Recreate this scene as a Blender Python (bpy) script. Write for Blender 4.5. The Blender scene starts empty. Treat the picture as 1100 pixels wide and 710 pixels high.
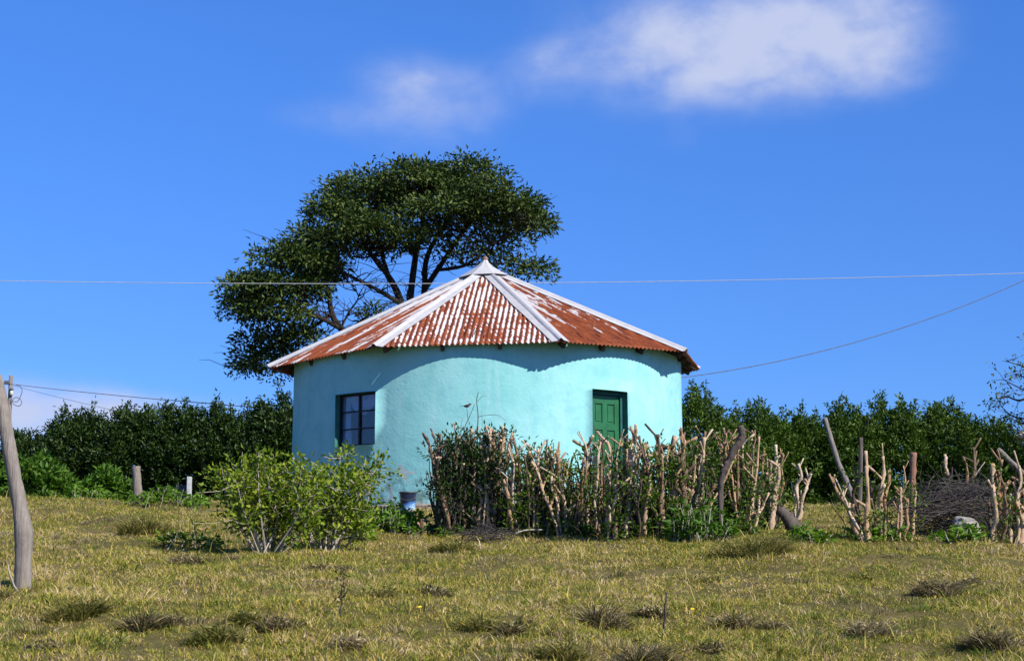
import bpy, math, random
import numpy as np
from mathutils import Vector, Matrix, Quaternion
random.seed(7); rng = np.random.default_rng(11)
PI = math.pi; R_ = math.radians
sc = bpy.context.scene; C = sc.collection

# ------------------------------------------------------------------ camera model (used to turn measured positions into metres)
F = 1800.0; ZC = 1.55; PITCH = math.atan(285/1800.0)
CP, SP = math.cos(PITCH), math.sin(PITCH)
def ray(x, y):
    a, b = (x-550)/F, -(y-355)/F
    return np.array([a, CP-SP*b, SP+CP*b])
def atY(x, y, Y):
    r = ray(x, y); return r*(Y/r[1])+np.array([0, 0, ZC])

# ------------------------------------------------------------------ terrain height
def _hash(ix, iy, s):
    n = (ix*374761393 + iy*668265263 + s*974711) & 0x7fffffff
    n = ((n ^ (n >> 13))*1274126177) & 0x7fffffff
    return ((n ^ (n >> 16)) & 0xffff)/65535.0
def vnoise(x, y, s=0):
    x = np.asarray(x, float); y = np.asarray(y, float)
    ix = np.floor(x).astype(np.int64); iy = np.floor(y).astype(np.int64)
    fx = x-ix; fy = y-iy; fx = fx*fx*(3-2*fx); fy = fy*fy*(3-2*fy)
    a = _hash(ix, iy, s); b = _hash(ix+1, iy, s); c = _hash(ix, iy+1, s); d = _hash(ix+1, iy+1, s)
    return (a*(1-fx)+b*fx)*(1-fy)+(c*(1-fx)+d*fx)*fy-0.5
PY = np.array([-900, -60, 0, 10.6, 15, 18, 21.5, 24, 26.6, 28, 29.5, 33, 45, 60, 90, 200, 900.])
PZ = np.array([-40, -6.5, 0, 1.13, 1.60, 1.92, 2.27, 2.60, 2.92, 3.03, 3.07, 3.07, 3.0, 2.85, 1.5, -8, -40.])
_yy = np.linspace(-900, 900, 36001); _zz = np.interp(_yy, PY, PZ)
_k = np.ones(31)/31; _zz[500:-500] = np.convolve(_zz, _k, 'same')[500:-500]
def gz(x, y):
    x = np.asarray(x, float); y = np.asarray(y, float)
    z = np.interp(y, _yy, _zz)
    near = np.clip(1-np.hypot(x, y-20)/60, 0, 1)
    hut = np.clip((np.hypot(x+0.435, y-30)-3.4)/1.2, 0, 1)
    h = 0.16*vnoise(x/2.3+5, y/2.3, 1)+0.13*vnoise(x/0.9, y/0.9, 2)+0.06*vnoise(x/0.35, y/0.35, 3)
    left = 0.10*np.clip((-x-3)/4, 0, 1)*np.clip((y-20)/6, 0, 1)
    return z + h*near*hut + left
def g(x, y): return float(gz(x, y))
def gnd(px, py, lo=8., hi=40.):
    r = ray(px, py); ys = np.linspace(lo, hi, 3000); t = ys/r[1]
    P = r[None, :]*t[:, None]; P[:, 2] += ZC
    below = np.nonzero(P[:, 2] <= gz(P[:, 0], P[:, 1]))[0]
    i = below[0] if len(below) else int(np.argmin(P[:, 2]-gz(P[:, 0], P[:, 1])))
    return np.array([P[i, 0], P[i, 1], g(P[i, 0], P[i, 1])])

# ------------------------------------------------------------------ object helpers
def tag(o, label=None, cat=None, group=None, kind=None):
    if label: o['label'] = label
    if cat: o['category'] = cat
    if group: o['group'] = group
    if kind: o['kind'] = kind
    return o
def empty(name, loc=(0, 0, 0)):
    o = bpy.data.objects.new(name, None); C.objects.link(o); o.location = loc; o.empty_display_size = .2
    return o
def link(name, me, mat, parent=None, smooth=False):
    if mat is not None:
        for m in (mat if isinstance(mat, (list, tuple)) else [mat]): me.materials.append(m)
    if smooth: me.polygons.foreach_set('use_smooth', np.ones(len(me.polygons), bool))
    o = bpy.data.objects.new(name, me); C.objects.link(o)
    if parent is not None:
        o.parent = parent                       # geometry is given in world metres: shift into the parent's frame
        loc = parent.location.copy(); p = parent.parent
        while p is not None: loc += p.location; p = p.parent
        me.transform(Matrix.Translation(-loc))
    return o
def recenter(o, base):
    """put a top-level mesh's origin at its base"""
    o.data.transform(Matrix.Translation(-Vector(base))); o.location = base; return o
class MB:
    def __init__(s): s.v = []; s.f = []; s.mi = []; s.uv = None
    def add(s, vs, fs, mi=0):
        n = len(s.v); s.v += [tuple(map(float, p)) for p in vs]; s.f += [tuple(i+n for i in q) for q in fs]; s.mi += [mi]*len(fs)
    def box(s, c, size, M=None, mi=0):
        x, y, z = [q/2 for q in size]
        vs = [Vector(p) for p in ((-x,-y,-z),(x,-y,-z),(x,y,-z),(-x,y,-z),(-x,-y,z),(x,-y,z),(x,y,z),(-x,y,z))]
        if M is not None: vs = [M @ p for p in vs]
        vs = [p+Vector(c) for p in vs]
        s.add(vs, [(0,3,2,1),(4,5,6,7),(0,1,5,4),(1,2,6,5),(2,3,7,6),(3,0,4,7)], mi)
    def tube(s, pts, rad, n=6, cap=True, mi=0, lump=0., capmi=None, ov=None):
        P = np.array(pts, float); m = len(P)
        if np.isscalar(rad): rad = [rad]*m
        T = np.gradient(P, axis=0); T /= (np.linalg.norm(T, axis=1, keepdims=True)+1e-9)
        a = np.array([0, 0, 1.]) if abs(T[0][2]) < .9 else np.array([1., 0, 0])
        U = np.cross(T[0], a); U /= np.linalg.norm(U)
        ang = np.arange(n)*2*PI/n; vs = []
        for i in range(m):
            U = U-T[i]*np.dot(U, T[i]); U /= (np.linalg.norm(U)+1e-9); V = np.cross(T[i], U)
            rr = rad[i]*(1+lump*rng.normal(size=n))
            vs.append(P[i]+np.outer(rr*np.cos(ang), U)+np.outer(rr*np.sin(ang), V))
        vs = np.concatenate(vs)
        fs = [(i*n+j, i*n+(j+1) % n, (i+1)*n+(j+1) % n, (i+1)*n+j) for i in range(m-1) for j in range(n)]
        s.add(vs, fs, mi)
        if cap:
            s.f += [tuple(len(s.v)-n+j for j in range(n))]; s.mi += [mi if capmi is None else capmi]
            s.f += [tuple(len(s.v)-len(vs)+n-1-j for j in range(n))]; s.mi += [mi]
    def lathe(s, prof, c=(0, 0, 0), n=20, mi=0, cap=True):
        vs = [(c[0]+r*math.cos(2*PI*j/n), c[1]+r*math.sin(2*PI*j/n), c[2]+z) for r, z in prof for j in range(n)]
        fs = [(i*n+j, i*n+(j+1) % n, (i+1)*n+(j+1) % n, (i+1)*n+j) for i in range(len(prof)-1) for j in range(n)]
        if cap: fs += [tuple(n-1-j for j in range(n)), tuple((len(prof)-1)*n+j for j in range(n))]
        s.add(vs, fs, mi)
    def mesh(s, name='m'):
        me = bpy.data.meshes.new(name); me.from_pydata(s.v, [], s.f); me.update()
        if any(s.mi): me.polygons.foreach_set('material_index', s.mi)
        return me
    def build(s, name, mat, parent=None, smooth=False): return link(name, s.mesh(name), mat, parent, smooth)
def np_mesh(name, V, faces_list):
    """V (n,3); faces_list: list of int arrays (k,3) or (k,4)"""
    me = bpy.data.meshes.new(name); me.vertices.add(len(V)); me.vertices.foreach_set('co', V.astype(np.float32).ravel())
    loops = np.concatenate([f.ravel() for f in faces_list]); tot = np.concatenate([np.full(len(f), f.shape[1]) for f in faces_list])
    me.loops.add(len(loops)); me.loops.foreach_set('vertex_index', loops.astype(np.int32))
    me.polygons.add(len(tot)); st = np.concatenate([[0], np.cumsum(tot)[:-1]])
    me.polygons.foreach_set('loop_start', st.astype(np.int32)); me.polygons.foreach_set('loop_total', tot.astype(np.int32))
    me.update(calc_edges=True); return me
def unit(a): return a/(np.linalg.norm(a, axis=-1, keepdims=True)+1e-9)
def leaf_arrays(P, D, L, W, fold=.25, up=.6):
    """leaves at P pointing along D, length L, width W: two triangles-pairs folded along the midrib"""
    n = len(P); D = unit(D); N = rng.normal(size=(n, 3)); N[:, 2] += up*2; N = unit(N-D*np.sum(N*D, 1, keepdims=True))
    S = np.cross(D, N); L = np.broadcast_to(L, (n,))[:, None]; W = np.broadcast_to(W, (n,))[:, None]
    droop = N*L*-.12
    v = np.stack([P, P+D*L*.45+S*W*.5+N*W*fold, P+D*L+droop, P+D*L*.45-S*W*.5+N*W*fold], 1).reshape(-1, 3)
    b = np.arange(n)*4
    f = np.concatenate([np.stack([b, b+1, b+2], 1), np.stack([b, b+2, b+3], 1)])
    return v, f
def leaf_obj(name, P, D, L, W, mat, parent=None, up=.6):
    v, f = leaf_arrays(np.asarray(P), np.asarray(D), L, W, up=up)
    return link(name, np_mesh(name, v, [f]), mat, parent)
def blades(P, H, lean, W):
    n = len(P); a = rng.uniform(0, 2*PI, n); s = np.stack([np.cos(a), np.sin(a), 0*a], 1)
    up = np.zeros((n, 3)); up[:, 2] = 1; H = H[:, None]; W = W[:, None]
    mid = P+up*H*.55+lean*H*.35; tip = P+up*H*.95+lean*H
    v = np.stack([P-s*W, P+s*W, mid+s*W*.7, mid-s*W*.7, tip], 1).reshape(-1, 3)
    b = np.arange(n)*5
    return v, np.stack([b, b+1, b+2, b+3], 1), np.stack([b+3, b+2, b+4], 1)
def wig(p0, p1, n=6, amp=.03, bow=0.):
    p0 = np.array(p0, float); p1 = np.array(p1, float); t = np.linspace(0, 1, n)[:, None]
    P = p0+(p1-p0)*t; L = np.linalg.norm(p1-p0)
    o = rng.normal(size=(n, 3))*amp*L; o[0] = 0; o[-1] *= .3
    b = rng.normal(size=3); b[2] = abs(b[2])*.4
    return P+o+np.sin(t*PI)*b*bow*L
def smooth_poly(pts, k=5):
    P = np.array(pts, float); n = len(P); out = []
    for i in range(n-1):
        a = P[max(i-1, 0)]; b = P[i]; c = P[i+1]; d = P[min(i+2, n-1)]
        for t in np.arange(k)/k:
            out.append(.5*(2*b+(c-a)*t+(2*a-5*b+4*c-d)*t*t+(3*b-a-3*c+d)*t**3))
    out.append(P[-1]); return np.array(out)

# ------------------------------------------------------------------ materials
class NT:
    def __init__(s, name):
        s.m = bpy.data.materials.new(name); s.m.use_nodes = True; s.t = s.m.node_tree; s.n = s.t.nodes
        s.b = s.n['Principled BSDF']; s.out = s.n['Material Output']
    def new(s, typ, **k):
        x = s.n.new(typ)
        for a, v in k.items(): setattr(x, a, v)
        return x
    def lk(s, a, b): s.t.links.new(a, b)
    def val(s, sock, v):
        if hasattr(v, 'node'): s.lk(v, sock)
        else: sock.default_value = v
    def math(s, op, a, b=0., c=None, clamp=False):
        x = s.new('ShaderNodeMath', operation=op); x.use_clamp = clamp
        s.val(x.inputs[0], a); s.val(x.inputs[1], b)
        if c is not None: s.val(x.inputs[2], c)
        return x.outputs[0]
    def noise(s, vec, scale, detail=4, rough=.55, dist=0.):
        x = s.new('ShaderNodeTexNoise'); x.inputs['Scale'].default_value = scale; x.inputs['Detail'].default_value = detail
        x.inputs['Roughness'].default_value = rough; x.inputs['Distortion'].default_value = dist
        if vec is not None: s.lk(vec, x.inputs['Vector'])
        return x.outputs['Fac']
    def coord(s, which='Object', scale=(1, 1, 1)):
        c = s.new('ShaderNodeTexCoord'); m = s.new('ShaderNodeMapping'); m.inputs['Scale'].default_value = scale
        s.lk(c.outputs[which], m.inputs['Vector']); return m.outputs['Vector']
    def pos(s, scale=(1, 1, 1)):
        c = s.new('ShaderNodeNewGeometry'); m = s.new('ShaderNodeMapping'); m.inputs['Scale'].default_value = scale
        s.lk(c.outputs['Position'], m.inputs['Vector']); return m.outputs['Vector']
    def ramp(s, fac, stops, interp='LINEAR'):
        x = s.new('ShaderNodeValToRGB'); x.color_ramp.interpolation = interp; e = x.color_ramp.elements
        while len(e) < len(stops): e.new(.5)
        for el, (p, c) in zip(e, stops): el.position = p; el.color = (*c, 1) if len(c) == 3 else c
        s.val(x.inputs[0], fac); return x.outputs['Color']
    def mix(s, f, a, b, blend='MIX'):
        x = s.new('ShaderNodeMix', data_type='RGBA', blend_type=blend)
        s.val(x.inputs[0], f)
        for k, v in ((6, a), (7, b)):
            if hasattr(v, 'node'): s.lk(v, x.inputs[k])
            else: x.inputs[k].default_value = (*v, 1)
        return x.outputs[2]
    def bump(s, h, strength=.3, dist=.01):
        x = s.new('ShaderNodeBump'); x.inputs['Strength'].default_value = strength; x.inputs['Distance'].default_value = dist
        s.lk(h, x.inputs['Height']); s.lk(x.outputs[0], s.b.inputs['Normal']); return x
    def set(s, color=None, rough=None, spec=None, metal=None):
        for k, v in (('Base Color', color), ('Roughness', rough), ('Specular IOR Level', spec), ('Metallic', metal)):
            if v is None: continue
            if hasattr(v, 'node'): s.lk(v, s.b.inputs[k])
            else: s.b.inputs[k].default_value = (*v, 1) if k == 'Base Color' else v
        return s
def leaf_mat(name, stops, rough=.45, trans=.25, tcol=None, patch=2.0, spec=.5):
    t = NT(name); ge = t.new('ShaderNodeNewGeometry')
    n = t.noise(t.pos(), patch, 3)
    f = t.math('ADD', t.math('MULTIPLY', ge.outputs['Random Per Island'], .7), t.math('MULTIPLY', n, .45))
    f = t.math('SUBTRACT', f, .08, clamp=True)
    col = t.ramp(f, stops); t.set(col, rough, spec)
    tr = t.new('ShaderNodeBsdfTranslucent'); mx = t.new('ShaderNodeMixShader'); mx.inputs[0].default_value = trans
    c2 = t.mix(1., col, tcol or (1.2, 1.5, .6), 'MULTIPLY'); t.lk(c2, tr.inputs['Color'])
    t.lk(t.b.outputs[0], mx.inputs[1]); t.lk(tr.outputs[0], mx.inputs[2]); t.lk(mx.outputs[0], t.out.inputs['Surface'])
    return t.m
def wood_mat(name, stops, scale=(14, 14, 1.6), rough=.9, bump=.6, rnd=.35):
    t = NT(name); v = t.coord('Object', scale)
    oi = t.new('ShaderNodeObjectInfo')
    n1 = t.noise(v, 1.6, 6, .65, 1.2); n2 = t.noise(t.coord('Object'), 9, 4)
    f = t.math('ADD', t.math('MULTIPLY', n1, .8), t.math('MULTIPLY', n2, .35))
    f = t.math('ADD', f, t.math('MULTIPLY', t.math('SUBTRACT', oi.outputs['Random'], .5), rnd))
    t.set(t.ramp(f, stops), rough, .2); t.bump(t.math('ADD', n1, t.math('MULTIPLY', n2, .4)), bump, .02)
    return t.m
def plain(name, col, rough=.6, var=.25, scale=8, spec=.3, metal=0., bump=.1):
    t = NT(name); n = t.noise(t.coord('Object'), scale, 5)
    a = tuple(c*(1-var) for c in col); b = tuple(min(1, c*(1+var)) for c in col)
    t.set(t.ramp(n, [(.3, a), (.7, b)]), rough, spec, metal); t.bump(n, bump, .01); return t.m
M = {}
M['tree_leaf'] = leaf_mat('glossy dark leaf', [(0, (.012, .026, .005)), (.4, (.036, .064, .010)), (.75, (.095, .135, .024)), (1, (.18, .20, .05))], .55, .10, spec=.25)
M['hedge_leaf'] = leaf_mat('hedge leaf', [(0, (.022, .045, .005)), (.45, (.050, .095, .009)), (.8, (.090, .150, .017)), (1, (.14, .19, .03))], .48, .2, spec=.25)
M['bright_leaf'] = leaf_mat('laurel leaf', [(0, (.035, .085, .008)), (.5, (.075, .16, .016)), (1, (.14, .22, .03))], .5, .28, spec=.25)
M['bush_leaf'] = leaf_mat('bush leaf', [(0, (.05, .095, .008)), (.45, (.14, .205, .014)), (.85, (.27, .31, .025)), (1, (.40, .34, .06))], .55, .3, spec=.2)
M['weed_leaf'] = leaf_mat('weed leaf', [(0, (.05, .12, .009)), (.5, (.10, .20, .014)), (1, (.18, .27, .03))], .55, .3, spec=.2)
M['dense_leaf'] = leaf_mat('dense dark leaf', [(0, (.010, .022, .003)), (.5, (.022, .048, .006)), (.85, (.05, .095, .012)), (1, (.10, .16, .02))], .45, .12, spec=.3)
M['sprout_leaf'] = leaf_mat('sprout leaf', [(0, (.025, .055, .005)), (.5, (.075, .14, .010)), (1, (.15, .215, .02))], .5, .25, spec=.25)
M['tree_bark'] = wood_mat('dark tree bark', [(.2, (.012, .010, .009)), (.6, (.035, .028, .022)), (.9, (.06, .05, .04))])
M['grey_wood'] = wood_mat('weathered grey wood', [(.25, (.035, .028, .023)), (.42, (.095, .078, .062)), (.65, (.20, .168, .14)), (1, (.32, .28, .24))], (18, 18, 1.2), .95, .9)
M['tan_stem'] = wood_mat('peeling tan stem', [(.12, (.06, .042, .03)), (.35, (.17, .115, .075)), (.53, (.33, .195, .105)), (.74, (.46, .30, .175)), (1, (.58, .46, .34))], (14, 14, 6), .9, 1., .8)
M['cut_wood'] = plain('fresh cut wood', (.55, .42, .28), .8, .25, 30)
M['dark_wood'] = wood_mat('charred dark wood', [(.2, (.02, .016, .014)), (.6, (.07, .055, .045)), (1, (.16, .13, .11))])
M['drift_wood'] = wood_mat('dark driftwood', [(.2, (.04, .033, .03)), (.5, (.12, .10, .085)), (1, (.27, .24, .21))], (18, 18, 1.4), .95, .9)
M['red_wood'] = wood_mat('reddish split wood', [(.2, (.10, .045, .028)), (.6, (.22, .11, .07)), (1, (.32, .19, .13))], (16, 16, 1.5))
M['pale_twig'] = wood_mat('pale bush stem', [(.2, (.16, .13, .09)), (.6, (.36, .31, .24)), (1, (.5, .45, .38))])
M['brush_twig'] = wood_mat('dead grey twig', [(.2, (.02, .017, .015)), (.6, (.065, .055, .048)), (1, (.17, .15, .13))], rnd=.1)
M['rafter'] = wood_mat('old rafter timber', [(.2, (.03, .02, .015)), (.6, (.08, .055, .04)), (1, (.13, .09, .065))])
M['cable'] = plain('grey cable', (.10, .10, .11), .6)
M['pale_cable'] = plain('bare aluminium cable', (.40, .41, .42), .5, .15)

# grass
def grass_mat(name, stops, patch=.8, tr=.3, var=.6, tuft=0.):
    t = NT(name); ge = t.new('ShaderNodeNewGeometry')
    n = t.noise(t.pos((1, 1, 0)), patch, 5, .65); n2 = t.noise(t.pos((1, .8, 0)), .22, 3, .5)
    n3 = t.noise(t.pos((1, 1, 0)), 4.2, 4, .7)
    f = t.math('ADD', t.math('MULTIPLY', t.math('SUBTRACT', ge.outputs['Random Per Island'], .5), var), t.math('MULTIPLY', t.math('SUBTRACT', n, .5), 1.1))
    f = t.math('ADD', f, t.math('MULTIPLY', t.math('SUBTRACT', n3, .5), 1.1))
    f = t.math('ADD', f, t.math('MULTIPLY', t.math('SUBTRACT', n2, .5), .9))
    if tuft: f = t.math('ADD', f, t.math('MULTIPLY', t.math('SUBTRACT', t.noise(t.pos((1, 1, .3)), 17., 3, .6), .5), tuft))
    f = t.math('ADD', f, .5, clamp=True)
    col = t.ramp(f, stops); t.set(col, .6, .25)
    tl = t.new('ShaderNodeBsdfTranslucent'); mx = t.new('ShaderNodeMixShader'); mx.inputs[0].default_value = tr
    t.lk(col, tl.inputs['Color']); t.lk(t.b.outputs[0], mx.inputs[1]); t.lk(tl.outputs[0], mx.inputs[2]); t.lk(mx.outputs[0], t.out.inputs['Surface'])
    return t.m
M['grass'] = grass_mat('dry pasture grass', [(0, (.075, .115, .012)), (.28, (.22, .25, .028)), (.5, (.42, .355, .055)), (.68, (.54, .39, .11)), (.84, (.58, .41, .22)), (1, (.72, .58, .38))], var=.6, tuft=1.5)
M['tuss'] = grass_mat('dry tussock grass', [(0, (.045, .042, .014)), (.3, (.13, .105, .036)), (.55, (.26, .20, .080)), (1, (.52, .42, .24))], 3., var=1.1)
M['green_clump'] = grass_mat('green grass clump', [(0, (.05, .085, .012)), (.4, (.13, .18, .022)), (.7, (.24, .26, .04)), (1, (.36, .32, .09))], 3.)
M['tuss_green'] = grass_mat('olive tussock grass', [(0, (.050, .068, .010)), (.4, (.15, .155, .025)), (.7, (.30, .25, .06)), (1, (.50, .40, .15))], 3., var=1.)
t = NT('pasture soil'); n = t.noise(t.pos(), 1.3, 8, .65); n2 = t.noise(t.pos(), 14, 6, .7)
t.set(t.ramp(t.math('ADD', t.math('MULTIPLY', n, .6), t.math('MULTIPLY', n2, .45)), [(.3, (.05, .046, .014)), (.5, (.11, .094, .03)), (.7, (.19, .14, .058)), (.9, (.28, .21, .10))]), .95, .1); t.bump(n2, .8, .05)
M['soil'] = t.m

# painted wall
t = NT('turquoise limewash'); v = t.pos()
big = t.noise(v, .9, 5, .6); mid = t.noise(v, 4.5, 6, .62); fine = t.noise(v, 28, 5, .6)
streak = t.noise(t.pos((6, 6, .5)), 1., 5, .6)
base = t.ramp(big, [(.3, (.21, .52, .50)), (.5, (.265, .575, .56)), (.72, (.325, .625, .60))])
base = t.mix(t.math('MULTIPLY', t.math('SUBTRACT', streak, .47, clamp=True), 2.4), base, (.35, .60, .61))
base = t.mix(t.ramp(mid, [(.48, (0, 0, 0)), (.68, (.42, .42, .42))]), base, (.16, .43, .46))
sep = t.new('ShaderNodeSeparateXYZ'); t.lk(t.pos(), sep.inputs[0])
low = t.math('SUBTRACT', 1, t.math('DIVIDE', t.math('SUBTRACT', sep.outputs[2], 2.95), .75), clamp=True)      # splash zone at the foot
low2 = t.math('SUBTRACT', 1, t.math('DIVIDE', t.math('SUBTRACT', sep.outputs[2], 2.95), 1.15), clamp=True)
flake = t.noise(v, 3.6, 5, .6, .6)
fm = t.math('MULTIPLY', t.ramp(t.math('ADD', flake, t.math('MULTIPLY', low2, .10)), [(.63, (0, 0, 0)), (.67, (1, 1, 1))]), t.math('MULTIPLY', low2, 3., clamp=True))
base = t.mix(t.math('MULTIPLY', fm, .65), base, (.44, .40, .40))
st = t.noise(v, 6.5, 6, .68)
dm = t.math('MULTIPLY', t.ramp(t.math('ADD', st, t.math('MULTIPLY', low, .16)), [(.53, (0, 0, 0)), (.70, (1, 1, 1))]), t.math('MULTIPLY', low, 1.9, clamp=True))
base = t.mix(t.math('MULTIPLY', dm, .75), base, (.10, .16, .15))
t.set(base, .85, .2); t.bump(t.math('ADD', t.math('ADD', t.math('MULTIPLY', mid, 1.), t.math('MULTIPLY', fine, .45)), t.math('MULTIPLY', t.noise(v, 11, 5, .7), .6)), .26, .03)
M['wall'] = t.m
M['reveal'] = plain('dark green reveal paint', (.035, .15, .12), .7, .2)
M['inside'] = plain('dim interior plaster', (.25, .27, .28), .9)
M['plinth'] = plain('stained concrete plinth', (.30, .24, .20), .95, .5, 12, bump=.5)
M['door'] = plain('green gloss door paint', (.014, .115, .040), .45, .22, 6, .4)
M['frame_dark'] = plain('dark painted steel', (.012, .014, .018), .5, .3, 20)
M['jamb'] = plain('dark teal jamb paint', (.012, .085, .08), .6, .25, 10)
M['curtain'] = plain('pale net curtain', (.36, .39, .47), .9, .1, 5)
M['brass'] = plain('worn handle', (.3, .22, .12), .4, .2, 20, .5, .6)
t = NT('window glass'); gl = t.new('ShaderNodeBsdfGlossy'); gl.inputs['Roughness'].default_value = .03
tp = t.new('ShaderNodeBsdfTransparent'); tp.inputs['Color'].default_value = (.86, .90, .95, 1); fr = t.new('ShaderNodeLayerWeight'); fr.inputs['Blend'].default_value = .5
mx = t.new('ShaderNodeMixShader'); t.lk(t.math('ADD', .07, t.math('MULTIPLY', t.math('POWER', fr.outputs['Facing'], 4.), .6), clamp=True), mx.inputs[0]); t.lk(tp.outputs[0], mx.inputs[1]); t.lk(gl.outputs[0], mx.inputs[2]); t.lk(mx.outputs[0], t.out.inputs['Surface'])
M['glass'] = t.m
# galvanised ridge metal and rusted corrugated sheets
t = NT('galvanised ridge metal'); v = t.coord('Object'); n = t.noise(v, 5, 6, .6); n2 = t.noise(v, 30, 4)
c = t.ramp(n, [(.3, (.38, .37, .37)), (.6, (.46, .445, .44)), (.8, (.50, .485, .475))])
c = t.mix(t.ramp(t.noise(v, 9, 6, .7), [(.66, (0, 0, 0)), (.74, (.6, .6, .6))]), c, (.36, .22, .13))
t.set(c, .6, .35); t.bump(n2, .15, .01); M['ridge'] = t.m
LAM = .09
def sheet_mat(name, crest, bias, sv, low_rust):
    t = NT(name); uv = t.new('ShaderNodeUVMap'); sp = t.new('ShaderNodeSeparateXYZ'); t.lk(uv.outputs[0], sp.inputs[0])
    u, w = sp.outputs[0], sp.outputs[1]
    cr = t.math('COSINE', t.math('MULTIPLY', u, 2*PI/LAM))
    def nz(su, svv, sc, d=5, r=.6):
        m = t.new('ShaderNodeMapping'); m.inputs['Scale'].default_value = (su, svv, 1); m.inputs['Location'].default_value = (bias*17, crest*9, 0); t.lk(uv.outputs[0], m.inputs[0]); return t.noise(m.outputs[0], sc, d, r)
    a = nz(1/LAM*.55, sv, 1., 3); b = nz(8, 9. if crest > .5 else 3.2, 1., 5, .7); g2 = nz(2.0, .55, 1., 3); bd = nz(.9, 7.5, 1., 4, .7)
    f = t.math('ADD', t.math('MULTIPLY', cr, crest), t.math('MULTIPLY', t.math('SUBTRACT', a, .5), 3.4))
    f = t.math('ADD', f, t.math('MULTIPLY', t.math('SUBTRACT', b, .5), 3.0 if crest > .5 else 1.5)); f = t.math('ADD', f, t.math('MULTIPLY', t.math('SUBTRACT', g2, .5), 2.4 if crest > .5 else 4.2))
    f = t.math('ADD', f, t.math('MULTIPLY', t.math('SUBTRACT', bd, .5), 3.0 if crest > .5 else .8)); f = t.math('ADD', f, t.math('MULTIPLY', t.math('SUBTRACT', w, .8), low_rust)); f = t.math('ADD', f, bias)
    mask = t.ramp(t.math('ADD', t.math('MULTIPLY', f, .5), .5), [(.46, (0, 0, 0)), (.54, (1, 1, 1))])
    rn = nz(7, 2.2, 1., 6, .7)
    rust = t.ramp(rn, [(.28, (.05, .014, .008)), (.42, (.15, .034, .012)), (.56, (.24, .058, .016)), (.75, (.33, .10, .03))])
    gal = t.ramp(b, [(.3, (.44, .42, .41)), (.7, (.56, .53, .515))])
    t.set(t.mix(mask, rust, gal), .7, .25); t.bump(rn, .25, .01); return t.m
M['sheet_striped'] = sheet_mat('striped rusty sheet', .80, -.50, 1.0, .10)
M['sheet_streaky'] = sheet_mat('streaky rusty sheet', .20, -.42, .25, .22)
M['sheet_rusty'] = sheet_mat('deeply rusted sheet', .18, -.80, .22, .5)

# ------------------------------------------------------------------ world, sun, camera
SUN_AZ, SUN_EL = R_(48), R_(39.5)
sd = Vector((math.sin(SUN_AZ)*math.cos(SUN_EL), -math.cos(SUN_AZ)*math.cos(SUN_EL), math.sin(SUN_EL)))
w = bpy.data.worlds.new('World'); sc.world = w; w.use_nodes = True
nt = w.node_tree; nn = nt.nodes; bg = nn['Background']
class WN(NT):
    def __init__(s): s.t = nt; s.n = nn
W = WN()
sky = W.new('ShaderNodeTexSky', sky_type='NISHITA'); sky.sun_disc = False
sky.sun_elevation = SUN_EL; sky.sun_rotation = math.atan2(sd.x, sd.y); sky.altitude = 300; sky.air_density = 1.0; sky.dust_density = .15; sky.ozone_density = 4.0
tc = W.new('ShaderNodeTexCoord'); s3 = W.new('ShaderNodeSeparateXYZ'); W.lk(tc.outputs['Generated'], s3.inputs[0])
az = W.math('MULTIPLY', W.math('ARCTAN2', s3.outputs[0], s3.outputs[1]), 180/PI)
el = W.math('MULTIPLY', W.math('ARCSINE', s3.outputs[2]), 180/PI)
cv = W.new('ShaderNodeCombineXYZ'); W.lk(az, cv.inputs[0]); W.lk(W.math('MULTIPLY', el, 1.5), cv.inputs[1])
tint = W.ramp(W.math('DIVIDE', el, 60., clamp=True), [(.03, (.455, .765, 1.44)), (.16, (.505, .89, 1.61)), (.32, (.57, 1.08, 1.90)), (.75, (.53, 1.0, 1.70))])
blue = W.mix(1., sky.outputs[0], tint, 'MULTIPLY')
n1 = W.noise(cv.outputs[0], 0.5, 8, .56, .15); n2 = W.noise(cv.outputs[0], .22, 4, .5, .4)
tot = None
def azel(px, py):
    r = ray(px, py); r = r/np.linalg.norm(r); return math.degrees(math.atan2(r[0], r[1])), math.degrees(math.asin(r[2]))
for px, py, hw, hh, amp in ((940, 38, 78, 50, .95), (860, 55, 110, 58, .85), (770, 66, 120, 54, .65), (680, 72, 130, 48, .58), (760, 8, 170, 42, .6), (606, 68, 62, 26, .30), (455, 116, 84, 48, .66), (425, 84, 54, 32, .42), (355, 126, 62, 20, .36), (40, 446, 110, 36, 1.4), (170, 440, 90, 18, .7), (730, 150, 25, 16, .2)):
    a0, e0 = azel(px, py)
    dx = W.math('DIVIDE', W.math('SUBTRACT', az, a0), hw/31.4); dy = W.math('DIVIDE', W.math('SUBTRACT', el, e0), hh/31.4)
    r2 = W.math('ADD', W.math('MULTIPLY', dx, dx), W.math('MULTIPLY', dy, dy))
    r2 = W.math('MAXIMUM', W.math('ADD', r2, W.math('MULTIPLY', W.math('SUBTRACT', n2, .5), 1.6)), 0.)
    k = W.math('MULTIPLY', W.math('POWER', 2.718, W.math('MULTIPLY', W.math('POWER', r2, 1.3), -1.0)), amp)
    tot = k if tot is None else W.math('ADD', tot, k)
tot = W.math('MULTIPLY', tot, W.math('ADD', W.math('MULTIPLY', n1, 1.3), .15))
cm = W.new('ShaderNodeMapRange', interpolation_type='SMOOTHSTEP'); W.lk(tot, cm.inputs[0]); cm.inputs[1].default_value = 0.; cm.inputs[2].default_value = 1.5; cm.inputs[4].default_value = .90
skyc = W.mix(cm.outputs[0], blue, (6.0, 6.6, 8.8))
W.lk(skyc, bg.inputs['Color']); bg.inputs['Strength'].default_value = .072
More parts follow.
